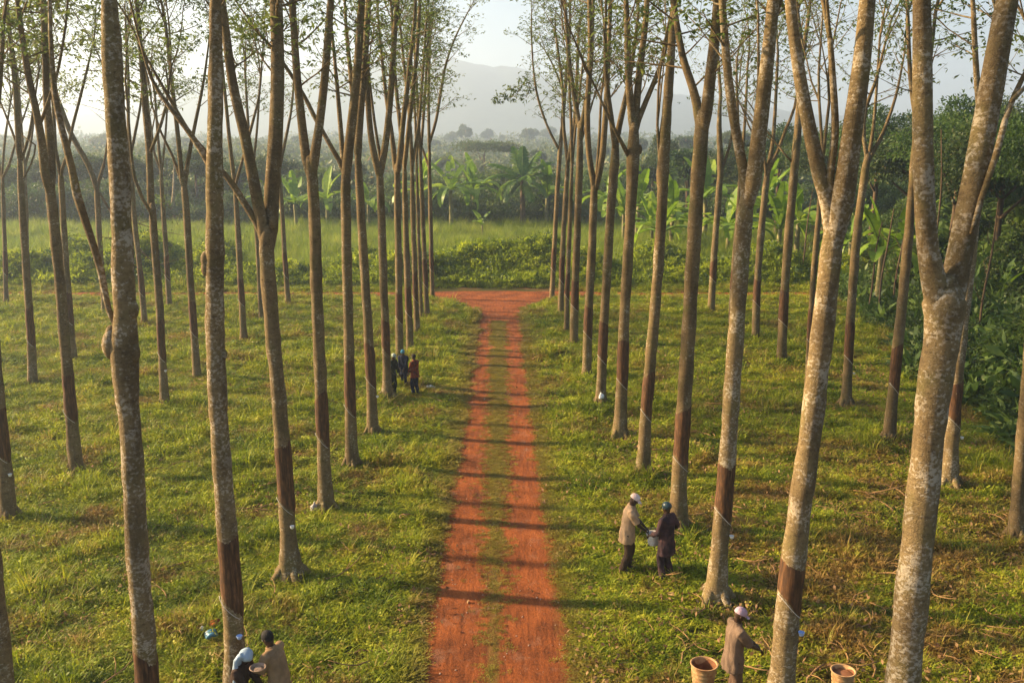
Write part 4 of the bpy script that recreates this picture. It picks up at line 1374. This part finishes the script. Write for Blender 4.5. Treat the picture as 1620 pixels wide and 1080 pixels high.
for (px, Y, s, rz, lab) in [(985, 78, .95, 1.0, 'banana plant just left of the three-armed trunk'), (1062, 76, .98, 2.2, 'banana plant between the leaning trunk and the three-armed trunk'),
                            (1090, 72, .9, 4.0, 'banana plant left of the slim lit trunk by the cross track'), (1150, 70, .85, 5.1, 'banana plant just right of the slim lit trunk by the cross track'),
                            (1178, 68, .8, .5, 'banana plant half behind the big fork of the right row'), (1232, 64, .95, 2.9, 'banana plant behind the shaded trunk with cord'),
                            (470, 92, .95, .4, 'hazy banana plant left of the fifth trunk of the left row'), (437, 96, .9, 3.0, 'hazy banana plant behind the white-cup trunk fork'),
                            (1395, 50, .9, 1.2, 'large dark banana plant beside the fan-branched trunk'), (1428, 52, .95, 3.6, 'large dark banana plant left of the massive Y-shaped trunk'),
                            (1590, 42, .52, 4.6, 'banana plant in the thicket right of the Y-shaped trunk'), (585, 94, .9, 2.0, 'hazy banana plant behind the middle of the left row'),
                            (1345, 60, .8, 4.6, 'low banana plant behind the big rust-banded trunk'),
                            (1008, 82, 1.1, 2.6, 'banana plant rising behind the three-armed trunk, farther back'), (1112, 84, 1.25, .2, 'tall banana plant behind the slim lit trunk by the cross track'),
                            (1205, 76, 1.15, 3.9, 'tall banana plant between the cross-track trunks and the thicket'), (960, 90, 1.1, 5.0, 'dim banana plant at the left end of the right-hand banana clump'),
                            (1260, 68, 1.05, 1.7, 'banana plant just left of the big rust-banded trunk'), (668, 99, 1.2, 4.2, 'banana plant half hidden behind the last trunk of the left row'),
                            (750, 101, 1.2, .9, 'dark banana plant between the bright banana plant and the palm'), (865, 98, 1.1, 2.4, 'banana plant just right of the arching palm'),
                            (520, 96, 1.0, 5.6, 'hazy banana plant between the fourth and fifth left-row trunks'), (1045, 66, .8, 3.1, 'low banana plant in front of the banana clump, by the hedge')]:
    o = copy_tree(bproto)
    o.location = (at(px, 400, Y).x, Y, 0)
    o.rotation_euler = (0, 0, rz)
    o.scale = (s * 1.4, s * 1.4, s * 1.3)
    o['label'] = lab

# bare thin saplings inside the thicket
GS = 'bare thin saplings in the right thicket'
for i, (px, yb, yt, Y, lab) in enumerate([(1475, 400, 205, 44, 'reddish bare sapling seen inside the massive Y'), (1400, 420, 330, 46, 'thin orange stem left of the massive Y-shaped trunk'),
                                          (1382, 430, 350, 48, 'thin reddish stem beside the fan-branched trunk'), (1422, 425, 345, 46, 'thin dark stem closest to the left of the massive Y'),
                                          (1565, 440, 320, 38, 'bare orange stem right of the massive Y-shaped trunk'), (1272, 395, 300, 60, 'short reddish stem between two right trunks')]):
    b = at(px, 400, Y); tp = at(px + 14, yt, Y)
    r_ = empty('sapling', (b.x, Y, 0)); tag(r_, lab, 'sapling', GS)
    m_ = MB(); rr = random.Random(i)
    h = tp.z
    P_ = [Vector((0, 0, -.05)), Vector((rr.uniform(-.1, .1), 0, h * .35)), Vector((.12, 0, h * .7)), Vector((tp.x - b.x, 0, h))]
    pp, r2 = catmull(P_, [.055, .05, .04, .02], .4)
    m_.tube(pp, r2, 6, lump=.1, seed=i)
    for k in range(3):
        i0 = len(pp) * (k + 2) // 6
        m_.tube([pp[i0], pp[i0] + Vector((rr.uniform(-.5, .5), rr.uniform(-.3, .3), .6)), pp[i0] + Vector((rr.uniform(-.9, .9), rr.uniform(-.5, .5), 1.2))], [.02, .014, .006], 4, cap=False)
    m_.build('trunk', M['bark_forest'], r_)
# pale dead stump tree beyond the grass on the left
b = at(276, 355, 100)
r_ = empty('dead_tree', (b.x, 100, 0)); tag(r_, 'pale bare dead tree at the far edge of the tall grass', 'tree')
m_ = MB()
m_.tube([Vector((0, 0, -.1)), Vector((-.1, 0, 2)), Vector((.2, 0, 4)), Vector((.5, 0, 7))], [.3, .22, .16, .06], 8, lump=.08)
m_.tube([Vector((-.1, 0, 2.2)), Vector((-.9, 0, 3)), Vector((-1.2, 0, 4))], [.12, .08, .03], 6)
m_.build('trunk', M['bark_lichen'], r_)


# ------------------------------------------------------------------ people
def remeshed(mb, name, voxel, smooth_it=2):
    me = mb.mesh(name + '_raw')
    o = bpy.data.objects.new(name + '_raw', me)
    COL.objects.link(o)
    md = o.modifiers.new('r', 'REMESH'); md.mode = 'VOXEL'; md.voxel_size = voxel; md.use_smooth_shade = True
    if smooth_it:
        ms = o.modifiers.new('s', 'SMOOTH'); ms.iterations = smooth_it; ms.factor = .5
    dg = bpy.context.evaluated_depsgraph_get()
    dg.update()
    ev = o.evaluated_get(dg)
    out = bpy.data.meshes.new_from_object(ev, depsgraph=dg)
    out.name = name
    bpy.data.objects.remove(o)
    return out


def ell(c, rx, ry, n=16, tilt=0.0):
    """ellipse ring round c: rx along X (front-back), ry along Y, tilted about Y"""
    r = []
    for k in range(n):
        a = 2 * PI * k / n
        x, y = math.cos(a) * rx, math.sin(a) * ry
        r.append((c[0] + x * math.cos(tilt), c[1] + y, c[2] - x * math.sin(tilt)))
    return r


def limb(mb, P, R, n=12):
    pts, rad = catmull([Vector(p) for p in P], R, .04)
    mb.tube(pts, rad, n)
    mb.ball(pts[0], rad[0] * .98, 10, 7)
    mb.ball(pts[-1], rad[-1] * .98, 10, 7)


def ik(a, b, l1, l2, hint):
    a, b, hint = Vector(a), Vector(b), Vector(hint)
    d = b - a
    L = min(d.length, (l1 + l2) * .985)
    d = d.normalized()
    b = a + d * L
    x = (l1 * l1 - l2 * l2 + L * L) / (2 * L)
    h = math.sqrt(max(0, l1 * l1 - x * x))
    hh = (hint - d * hint.dot(d)).normalized()
    return a + d * x + hh * h, b


def person(label, loc, facing, height, lean=.15, head_pitch=.5, hands=((.42, .12, 1.0), (.42, -.12, 1.0)), feet=((.03, .11), (.0, -.11)),
           shirt=None, trousers=None, hat=None, hat_mat=None, sleeve=.45, hem=.70, long_robe=False, crouch=0.0, hair=True, head_turn=0.0):
    s = height / 1.75
    root = empty('person', loc, facing)
    tag(root, label, 'person')
    root.scale = (s, s, s)
    hipz = .93 - crouch
    def T_(p):      # lean the upper body about the hip
        x, y, z = p
        dz = z - .93
        if dz <= 0: return Vector((x, y, z - crouch))
        l = lean * min(1, dz / .35)
        return Vector((x * math.cos(l) + dz * math.sin(l), y, hipz - x * math.sin(l) + dz * math.cos(l)))
    b = MB()
    # torso
    b.ring_loft([ell(T_((.0, 0, .80)), .085, .13), ell(T_((0, 0, .90)), .105, .165), ell(T_((0, 0, 1.02)), .095, .145), ell(T_((0, 0, 1.15)), .105, .15, tilt=lean),
                 ell(T_((.0, 0, 1.30)), .11, .17, tilt=lean), ell(T_((-.01, 0, 1.40)), .095, .185, tilt=lean), ell(T_((-.01, 0, 1.46)), .06, .10, tilt=lean), ell(T_((0, 0, 1.50)), .052, .056, tilt=lean)])
    neck0 = T_((-.005, 0, 1.44)); headc = T_((.025, 0, 1.635))
    hp = lean + head_pitch
    fwd = Vector((math.cos(head_turn) * math.cos(hp), math.sin(head_turn) * math.cos(hp), -math.sin(hp)))
    headc = T_((.0, 0, 1.53)) + Vector((math.sin(hp * .75) * .09, 0, math.cos(hp * .75) * .105))
    upv = (Vector((0, 0, 1)) - fwd * fwd.z).normalized()
    lft = upv.cross(fwd).normalized()
    HR = Matrix((fwd, lft, upv)).transposed()
    def hd(x, y, z): return headc + HR @ Vector((x, y, z))
    limb(b, [neck0, T_((0, 0, 1.52)), hd(-.02, 0, -.06)], [.062, .055, .055])
    b.ball(hd(0, 0, .015), (.098, .076, .105), 18, 12, HR)
    b.ball(hd(.022, 0, -.05), (.07, .058, .07), 14, 9, HR)
    b.ball(hd(.052, 0, -.093), (.026, .03, .02), 8, 6, HR)        # chin
    b.ball(hd(.098, 0, -.018), (.018, .014, .026), 8, 6, HR)      # nose
    b.ball(hd(.102, 0, -.032), (.012, .02, .011), 8, 6, HR)
    b.ball(hd(.085, 0, -.060), (.014, .026, .008), 8, 6, HR)      # lips
    b.ball(hd(.084, 0, .026), (.014, .05, .010), 8, 6, HR)        # brow
    for sd in (-1, 1):
        b.ball(hd(-.005, sd * .078, -.01), (.02, .010, .032), 8, 6, HR)
    # legs
    for i, sd in enumerate((1, -1)):
        hip = T_((0, sd * .085, .90))
        fx, fy = feet[i]
        knee, ank = ik(hip, (fx - .03, fy, .085), .425, .405, (1, 0, 0))
        limb(b, [hip, hip.lerp(knee, .5), knee, knee.lerp(ank, .35), ank], [.088, .078, .057, .056, .036])
        limb(b, [ank + Vector((-.03, 0, -.045)), ank + Vector((.06, 0, -.05)), ank + Vector((.15, sd * .01, -.06))], [.035, .035, .025])
    # arms + hands
    arms = []
    for i, sd in enumerate((1, -1)):
        sh = T_((-.01, sd * .185, 1.405))
        el, wr = ik(sh, hands[i], .29, .25, (-.6, sd * .5, -.8))
        arms.append((sh, el, wr))
        limb(b, [T_((-.01, sd * .12, 1.41)), sh, sh.lerp(el, .5), el, el.lerp(wr, .4), wr], [.055, .052, .044, .037, .036, .025])
        d = (wr - el).normalized()
        down = Vector((0, 0, -1)); down = (down - d * down.dot(d)).normalized()
        side = d.cross(down).normalized() * (-sd)       # toward the body's middle
        HM = Matrix((d, side, down)).transposed()
        pc = wr + d * .055
        b.ball(pc, (.05, .038, .016), 12, 8, HM)
        for fI, (o_, ln) in enumerate(((.030, .068), (.010, .078), (-.010, .073), (-.029, .056))):
            r0 = wr + d * .092 + side * o_
            k1 = r0 + (d * .85 + down * (.35 + .08 * fI)).normalized() * ln * .5
            k2 = k1 + (d * .45 + down * .9).normalized() * ln * .5
            b.tube([wr + d * .05 + side * o_ * .8, r0, k1, k2], [.0095, .0095, .0088, .007], 8)
            b.ball(k2, .007, 6, 5)
        t0 = wr + d * .03 + side * .026
        t1 = t0 + (d * .7 + side * .8 + down * .2).normalized() * .035
        t2 = t1 + (d * .9 + down * .5).normalized() * .03
        b.tube([t0, t1, t2], [.013, .0115, .009], 8); b.ball(t2, .009, 6, 5)
    link_mesh('body', remeshed(b, 'body', .0065, 2), M['skin'], root)
    ey = MB()
    for sd in (-1, 1):
        ey.ball(hd(.082, sd * .031, .004), (.011, .014, .009), 8, 6, HR)
    ey.build('eyes', M['eye'], root)
    # shirt
    if shirt is not None:
        c = MB()
        hz_ = hem
        rr = [ell(T_((-.01, 0, hz_)), .172, .218), ell(T_((-.01, 0, hz_ + .02)), .174, .22), ell(T_((-.005, 0, .90)), .158, .205), ell(T_((-.005, 0, 1.05)), .142, .185, tilt=lean), ell(T_((-.01, 0, 1.2)), .142, .19, tilt=lean),
              ell(T_((-.02, 0, 1.34)), .138, .205, tilt=lean), ell(T_((-.02, 0, 1.43)), .105, .2, tilt=lean), ell(T_((-.015, 0, 1.475)), .082, .12, tilt=lean), ell(T_((-.01, 0, 1.50)), .069, .072, tilt=lean)]
        c.ring_loft(rr)
        for i, sd in enumerate((1, -1)):
            sh, el, wr = arms[i]
            end = el.lerp(wr, sleeve) if sleeve > 0 else sh.lerp(el, 1 + sleeve)
            if sleeve > 0:
                P_ = [T_((-.015, sd * .10, 1.40)), sh, sh.lerp(el, .55), el, end]; R_ = [.08, .08, .073, .066, .058 if sleeve > .6 else .068]
            else:
                P_ = [T_((-.015, sd * .10, 1.40)), sh, sh.lerp(el, .5 * (1 + sleeve)), end]; R_ = [.08, .083, .080, .080]
            pts, rad = catmull([Vector(p) for p in P_], R_, .05)
            c.tube(pts, rad, 14)
        me = remeshed(c, 'shirt', .010, 3)
        n = len(me.vertices); co = np.empty(n * 3, dtype=np.float32); me.vertices.foreach_get('co', co); co = co.reshape(-1, 3)
        no = np.empty(n * 3, dtype=np.float32); me.vertices.foreach_get('normal', no); no = no.reshape(-1, 3)
        th = np.arctan2(co[:, 1], co[:, 0])
        w = np.sin(th * 9 + np.sin(co[:, 2] * 7) * 1.6) * .5 + np.sin(co[:, 2] * 26 + th * 3 + np.sin(th * 5) * 1.3) * .5
        lower = np.clip((1.3 - co[:, 2]) / .6, .3, 1)[:, None]
        me.vertices.foreach_set('co', (co + no * w[:, None] * .016 * lower).reshape(-1)); me.update()
        link_mesh('shirt', me, shirt, root)
        if sleeve <= 0 or True:
            cl = MB(); cc = T_((.0, 0, 1.495))
            cl.tube([cc + Vector((math.cos(a) * .066, math.sin(a) * .068, -.02 * math.cos(a))) for a in [2 * PI * k / 16 for k in range(17)]], [.013] * 17, 6)
            cl.build('collar', shirt, root)
    if trousers is not None:
        c = MB()
        c.ring_loft([ell(T_((0, 0, .78)), .10, .15), ell(T_((0, 0, .86)), .122, .178), ell(T_((0, 0, .95)), .118, .168), ell(T_((0, 0, 1.02)), .112, .160)])
        for i, sd in enumerate((1, -1)):
            hip = T_((0, sd * .088, .90)); fx, fy = feet[i]
            knee, ank = ik(hip, (fx - .03, fy, .085), .425, .405, (1, 0, 0))
            pts, rad = catmull([hip, hip.lerp(knee, .5), knee, knee.lerp(ank, .5), ank + Vector((0, 0, -.01))], [.105, .1, .084, .078, .078], .05)
            c.tube(pts, rad, 14)
        me = remeshed(c, 'trousers', .011, 3)
        n = len(me.vertices); co = np.empty(n * 3, dtype=np.float32); me.vertices.foreach_get('co', co); co = co.reshape(-1, 3)
        no = np.empty(n * 3, dtype=np.float32); me.vertices.foreach_get('normal', no); no = no.reshape(-1, 3)
        w = np.sin(co[:, 2] * 33 + co[:, 1] * 14) * .5 + np.sin(co[:, 2] * 17 + co[:, 0] * 40) * .5
        me.vertices.foreach_set('co', (co + no * w[:, None] * .006).reshape(-1)); me.update()
        link_mesh('trousers', me, trousers, root)
    for i, sd in enumerate((1, -1)):
        hip = T_((0, sd * .085, .90)); fx, fy = feet[i]
        knee, ank = ik(hip, (fx - .03, fy, .085), .425, .405, (1, 0, 0))
        sm_ = MB()
        limb(sm_, [ank + Vector((-.03, 0, -.035)), ank + Vector((.06, 0, -.042)), ank + Vector((.16, sd * .012, -.052))], [.048, .047, .034], 12)
        so = link_mesh('shoe', remeshed(sm_, 'shoe', .01, 1), M['shoe'], root)
    # headwear
    if hat == 'cap':
        h_ = MB()
        prof = [(.001, .128), (.045, .122), (.078, .10), (.096, .07), (.102, .035), (.101, .02), (.094, .018), (.09, .03)]
        for (r, z) in prof:
            for k in range(20):
                a = 2 * PI * k / 20
                h_.v.append(tuple(hd(-.005 + math.cos(a) * r * 1.08, math.sin(a) * r * .86, z)))
        for i in range(len(prof) - 1):
            for k in range(20):
                a_ = i * 20 + k; b_ = i * 20 + (k + 1) % 20
                h_.f.append((a_, a_ + 20, b_ + 20, b_))
        co_ = h_.build('cap', hat_mat, root)
        br = MB()
        n = 10
        for j, rr2 in enumerate((.095, .14, .165)):
            for k in range(n + 1):
                a = math.radians(-60 + 120 * k / n)
                br.v.append(tuple(hd(.0 + math.cos(a) * rr2 * 1.05, math.sin(a) * rr2 * .72, .028 - j * .008)))
        for j in range(2):
            for k in range(n):
                a_ = j * (n + 1) + k
                br.f.append((a_, a_ + 1, a_ + n + 2, a_ + n + 1))
        top_n = len(br.v)
        br.v += [tuple(Vector(q) - upv * .006) for q in br.v[:top_n]]
        br.f += [tuple(i + top_n for i in reversed(f)) for f in br.f[:]]
        br.build('brim', hat_mat, co_)
    elif hat == 'beanie':
        h_ = MB()
        h_.ball(hd(-.012, 0, .045), (.112, .093, .095), 22, 14, HR)
        me = h_.mesh('cap')
        link_mesh('cap', me, hat_mat, root)
    elif hat == 'hair':
        h_ = MB()
        h_.ball(hd(-.012, 0, .03), (.104, .084, .105), 22, 14, HR)
        link_mesh('hair', h_.mesh('hair'), hat_mat, root)
    elif hat == 'drape':
        h_ = MB()
        h_.ball(hd(-.01, 0, .035), (.118, .10, .108), 22, 14, HR)
        # cloth hanging behind and down both sides
        for (dy, ln, w_) in ((-.10, .8, .05), (-.035, 1.0, .055), (.03, .6, .06), (.09, .42, .05)):
            a = hd(-.06, dy, .06)
            P_ = [a, a + Vector((-.09, dy * .3, -.10)), a + Vector((-.13, dy * .6, -.10 - ln * .5)), a + Vector((-.12, dy * .7, -.10 - ln))]
            pts, rad = catmull(P_, [w_ * .9, w_, w_ * .8, w_ * .55], .06)
            h_.tube(pts, rad, 10)
        me = remeshed(h_, 'headcloth', .010, 3)
        n = len(me.vertices); co = np.empty(n * 3, dtype=np.float32); me.vertices.foreach_get('co', co); co = co.reshape(-1, 3)
        no = np.empty(n * 3, dtype=np.float32); me.vertices.foreach_get('normal', no); no = no.reshape(-1, 3)
        w = np.sin(co[:, 1] * 75 + co[:, 2] * 9) * .6 + np.sin(co[:, 2] * 30 + co[:, 1] * 22) * .4
        me.vertices.foreach_set('co', (co + no * w[:, None] * .008).reshape(-1)); me.update()
        link_mesh('headcloth', me, hat_mat, root)
    return root


beige = mat_cloth('beige_shirt_cloth', (.48, .32, .19)); tan = mat_cloth('tan_shirt_cloth', (.17, .115, .08)); sand = mat_cloth('sand_shirt_cloth', (.30, .19, .10))
brown_tr = mat_cloth('brown_trouser_cloth', (.07, .045, .032)); plum = mat_cloth('plum_coverall_cloth', (.07, .038, .04), (.03, .02, .026))
dark_green = mat_cloth('dark_green_cloth', (.025, .032, .022)); navy = mat_cloth('navy_cloth', (.018, .022, .045)); rust = mat_cloth('rust_shirt_cloth', (.22, .045, .02), (.07, .02, .018), 6)
dark_cl = mat_cloth('dark_brown_cloth', (.05, .03, .022)); blue_cl = mat_cloth('pale_blue_cloth', (.36, .45, .54), (.24, .32, .41))
cap_white = mat_cloth('white_pink_cap_cloth', (.72, .60, .55), (.62, .40, .34)); cap_mauve = mat_cloth('mauve_cap_cloth', (.5, .36, .42), (.36, .24, .33))
cap_teal = mat_simple('dark_teal_cap', (.02, .045, .055), .35, .2, 10, .05, .5); cap_blue = mat_cloth('blue_cap_cloth', (.10, .33, .45)); cap_green = mat_cloth('green_white_cap_cloth', (.4, .47, .42), (.03, .06, .045), 14)
hair_m = mat_simple('black_hair', (.012, .010, .010), .8, .2, 60, .5)
trouser_brown2 = mat_cloth('brown_work_trouser_cloth', (.13, .08, .055))

g1 = ground_at(991, 903)
person('man in white cap and beige shirt bending forward over a white pail', (g1.x, g1.y, 0), -.12, 1.80, .14, .42, ((.36, .10, .98), (.40, -.08, .92)), ((.05, .09), (-.06, -.1)), beige, brown_tr, 'cap', cap_white, -.05, .69)
g2 = ground_at(1052, 915)
person('worker in dark teal cap and plum coverall facing the man with the pail', (g2.x, g2.y, 0), PI - .75, 1.72, .03, .15, ((.27, .20, 1.0), (.16, -.30, 1.02)), ((.04, .09), (-.04, -.1)), plum, plum, 'beanie', cap_teal, .75, .6)
g3 = ground_at(1156, 1116)
person('man in mauve cap and tan shirt standing beside the ribbed bucket', (g3.x, g3.y, 0), .15, 1.77, .06, .38, ((.40, .10, 1.02), (.42, -.06, .99)), ((.04, .1), (-.03, -.1)), tan, trouser_brown2, 'cap', cap_mauve, -.02, .70)
g4 = ground_at(447, 1158)
person('bareheaded man in sand-coloured shirt at the bottom left', (g4.x, g4.y, 0), PI - .35, 1.74, .22, .28, ((.40, .12, 1.0), (.44, -.10, .98)), ((.05, .1), (-.05, -.1)), sand, brown_tr, 'hair', hair_m, -.1, .66)
g5 = ground_at(384, 1170)
person('worker under a pale blue head cloth bending at the mottled trunk', (g5.x, g5.y, 0), -.25, 1.60, .2, .6, ((.42, .10, .9), (.44, -.10, .9)), ((.05, .1), (-.05, -.1)), dark_cl, dark_cl, 'drape', blue_cl, .8, .6)
g6 = ground_at(620, 628)
person('far worker in green and white cap half hidden behind a trunk', (g6.x, g6.y + .15, 0), -.5, 1.62, .15, .3, ((.40, .05, .78), (.45, -.10, .72)), ((.04, .09), (-.04, -.09)), dark_green, dark_green, 'beanie', cap_green, .8, .62)
g7 = ground_at(640, 612)
person('far worker in bright blue cap and dark clothes, middle of three', (g7.x, g7.y, 0), -1.9, 1.48, .12, .3, ((.28, .08, .8), (.26, -.10, .78)), ((.03, .08), (-.03, -.08)), navy, navy, 'beanie', cap_blue, .8, .6)
g8 = ground_at(657, 625)
person('far worker in rust-red shirt and navy trousers, rightmost of three', (g8.x, g8.y, 0), PI - .6, 1.56, .05, .2, ((.25, .12, .9), (.22, -.14, .85)), ((.04, .09), (-.05, -.1)), rust, navy, 'hair', hair_m, .5, .78)


# ------------------------------------------------------------------ buckets, bags
def bucket(label, loc, r, h, mat, inner, ribs=7, handle=False, name='bucket', fill=None):
    root = empty(name, loc)
    tag(root, label, 'bucket')
    prof = [(r * .78, 0)]
    for i in range(ribs):
        z = h * (i + .2) / ribs; rr = r * (.78 + .22 * (i + .2) / ribs)
        prof += [(rr, z), (rr + .006, z + h * .25 / ribs), (rr + .006, z + h * .45 / ribs), (rr + .001, z + h * .7 / ribs)]
    prof += [(r, h * .97), (r + .014, h * .97), (r + .016, h * .99), (r + .008, h), (r - .008, h), (r - .014, h * .97), (r * .78 - .012, .02), (.002, .015)]
    m_ = MB(); m_.lathe(prof, (0, 0, 0), 32)
    m_.v = [(x * (1 + .03 * math.sin(z * 9 + x * 11)), y * (1 + .03 * math.cos(z * 7 + x * 9)), z) for (x, y, z) in m_.v]
    m_.build('shell', mat, root)
    if not handle:
        ln = MB(); ln.tube([(0, 0, h * .1), (0, 0, h * .55), (0, 0, h * .955)], [r * .80 - .018, r * .90 - .018, r - .0165], 32, cap=False)
        ln.build('lining', inner, root)
    f_ = MB(); fz = h * (fill or .55)
    rr = r * (.78 + .22 * fz / h) - .02
    f_.lathe([(rr, fz - .004), (rr * .97, fz), (rr * .5, fz + .004), (.002, fz + .005)], (0, 0, 0), 24)
    f_.build('contents', inner, root)
    if handle:
        hh = MB()
        hh.tube([(math.cos(a) * (r + .012), 0, h * .93 + math.sin(a) * r * 1.0) for a in [PI * k / 14 for k in range(15)]], [.004] * 15, 5)
        hh.build('handle', M['cord'], root)
    return root


tan_b = mat_bucket('tan_bucket_plastic', (.50, .32, .15), (.26, .12, .05))
inner_b = mat_simple('rusty_latex_residue', (.20, .085, .04), .6, .35, 9)
white_b = mat_bucket('white_pail_plastic', (.8, .78, .76), (.6, .5, .42))
latex = mat_simple('liquid_latex', (.75, .7, .62), .3, .1, 6, .1, .5)
gb = ground_at(1112, 1092)
bucket('tan ribbed bucket left of the man in the mauve cap', (gb.x, gb.y, 0), .215, .52, tan_b, inner_b, fill=.35)
gb = ground_at(1331, 1098)
bucket('tan ribbed bucket with rusty inside standing alone in the grass', (gb.x, gb.y, 0), .19, .46, tan_b, inner_b, 6, fill=.85)
pb_ = at(1033, 860, g1.y - .02)
bucket('small white pail held between the two workers', (pb_.x, pb_.y, pb_.z), .145, .25, white_b, latex, 2, True, 'pail', .8)
basin_mix = mat_simple('murky_latex_water', (.24, .17, .12), .3, .5, 14, .2, .5)
# shallow basin between the two people at bottom left
pq = at(408, 1056, g5.y - .25)
r_ = empty('basin', (pq.x, pq.y, pq.z - .06)); tag(r_, 'shallow basin of pale latex held between the two workers at bottom left', 'basin')
m_ = MB(); m_.lathe([(.05, 0), (.08, .02), (.115, .07), (.125, .075), (.115, .078), (.075, .03), (.002, .02)], (0, 0, 0), 24); m_.build('shell', mat_simple('scuffed_metal', (.25, .17, .12), .5, .3, 12), r_)
m_ = MB(); m_.lathe([(.095, .045), (.05, .05), (.002, .052)], (0, 0, 0), 20); m_.build('contents', basin_mix, r_)


def bag(label, loc, size, mat, seed, name='bag', cat='bag'):
    rnd = random.Random(seed)
    m_ = MB(); m_.ball((0, 0, size[2] * .8), size, 20, 14)
    m_.v = [(x * (1 + .22 * math.sin(z * 30 + seed) * math.sin(y * 25 + seed)), y * (1 + .2 * math.sin(x * 28 + z * 20)), max(0, z) + .012 * math.sin(x * 40 + y * 30)) for (x, y, z) in m_.v]
    if seed in (1, 5): m_.tube([(0, 0, size[2] * 1.6), (size[0] * .1, 0, size[2] * 1.95), (size[0] * .35, .01, size[2] * 2.1)], [size[0] * .3, size[0] * .14, size[0] * .28], 8)
    me = remeshed(m_, name, .01, 1)
    o = link_mesh(name, me, mat)
    o.location = loc
    o.rotation_euler = (0, 0, rnd.uniform(0, 6))
    tag(o, label, cat)
    return o


grey_bag = mat_cloth('grey_sack_cloth', (.55, .5, .47), (.3, .24, .21)); white_bag = mat_simple('white_film', (.7, .7, .68), .4, .1, 6, .4)
blue_bag = mat_simple('blue_film', (.10, .26, .38), .35, .4, 9, .5, .5); orange_cl = mat_cloth('orange_rag_cloth', (.5, .15, .04), (.25, .07, .03), 9)
gq = ground_at(497, 812); bag('grey and white sack leaning against the fourth left-row trunk', (gq.x, gq.y, 0), (.11, .09, .14), grey_bag, 1)
gq = ground_at(680, 615); bag('small white plastic bag lying in the grass right of the far workers', (gq.x, gq.y, .03), (.24, .16, .06), white_bag, 2)
gq = ground_at(335, 1012); bag('crumpled blue plastic bag in the grass left of the mottled trunk', (gq.x, gq.y, .03), (.13, .11, .10), blue_bag, 3)
gq = ground_at(324, 1006); bag('scrap of white plastic at the left side of the blue bag', (gq.x - .05, gq.y + .05, .04), (.05, .05, .08), white_bag, 7, 'plastic_scrap', 'scrap')
gq = ground_at(339, 1000); bag('crumpled orange rag lying behind the blue plastic bag', (gq.x, gq.y + .08, .05), (.17, .10, .09), orange_cl, 4, 'rag', 'rag')
gq = ground_at(950, 642); zz = at(952, 622, gq.y)
bag('pale grey bag hanging low on a right-row trunk', (gq.x + .0, gq.y - .26, zz.z - .12), (.12, .08, .10), white_bag, 5)
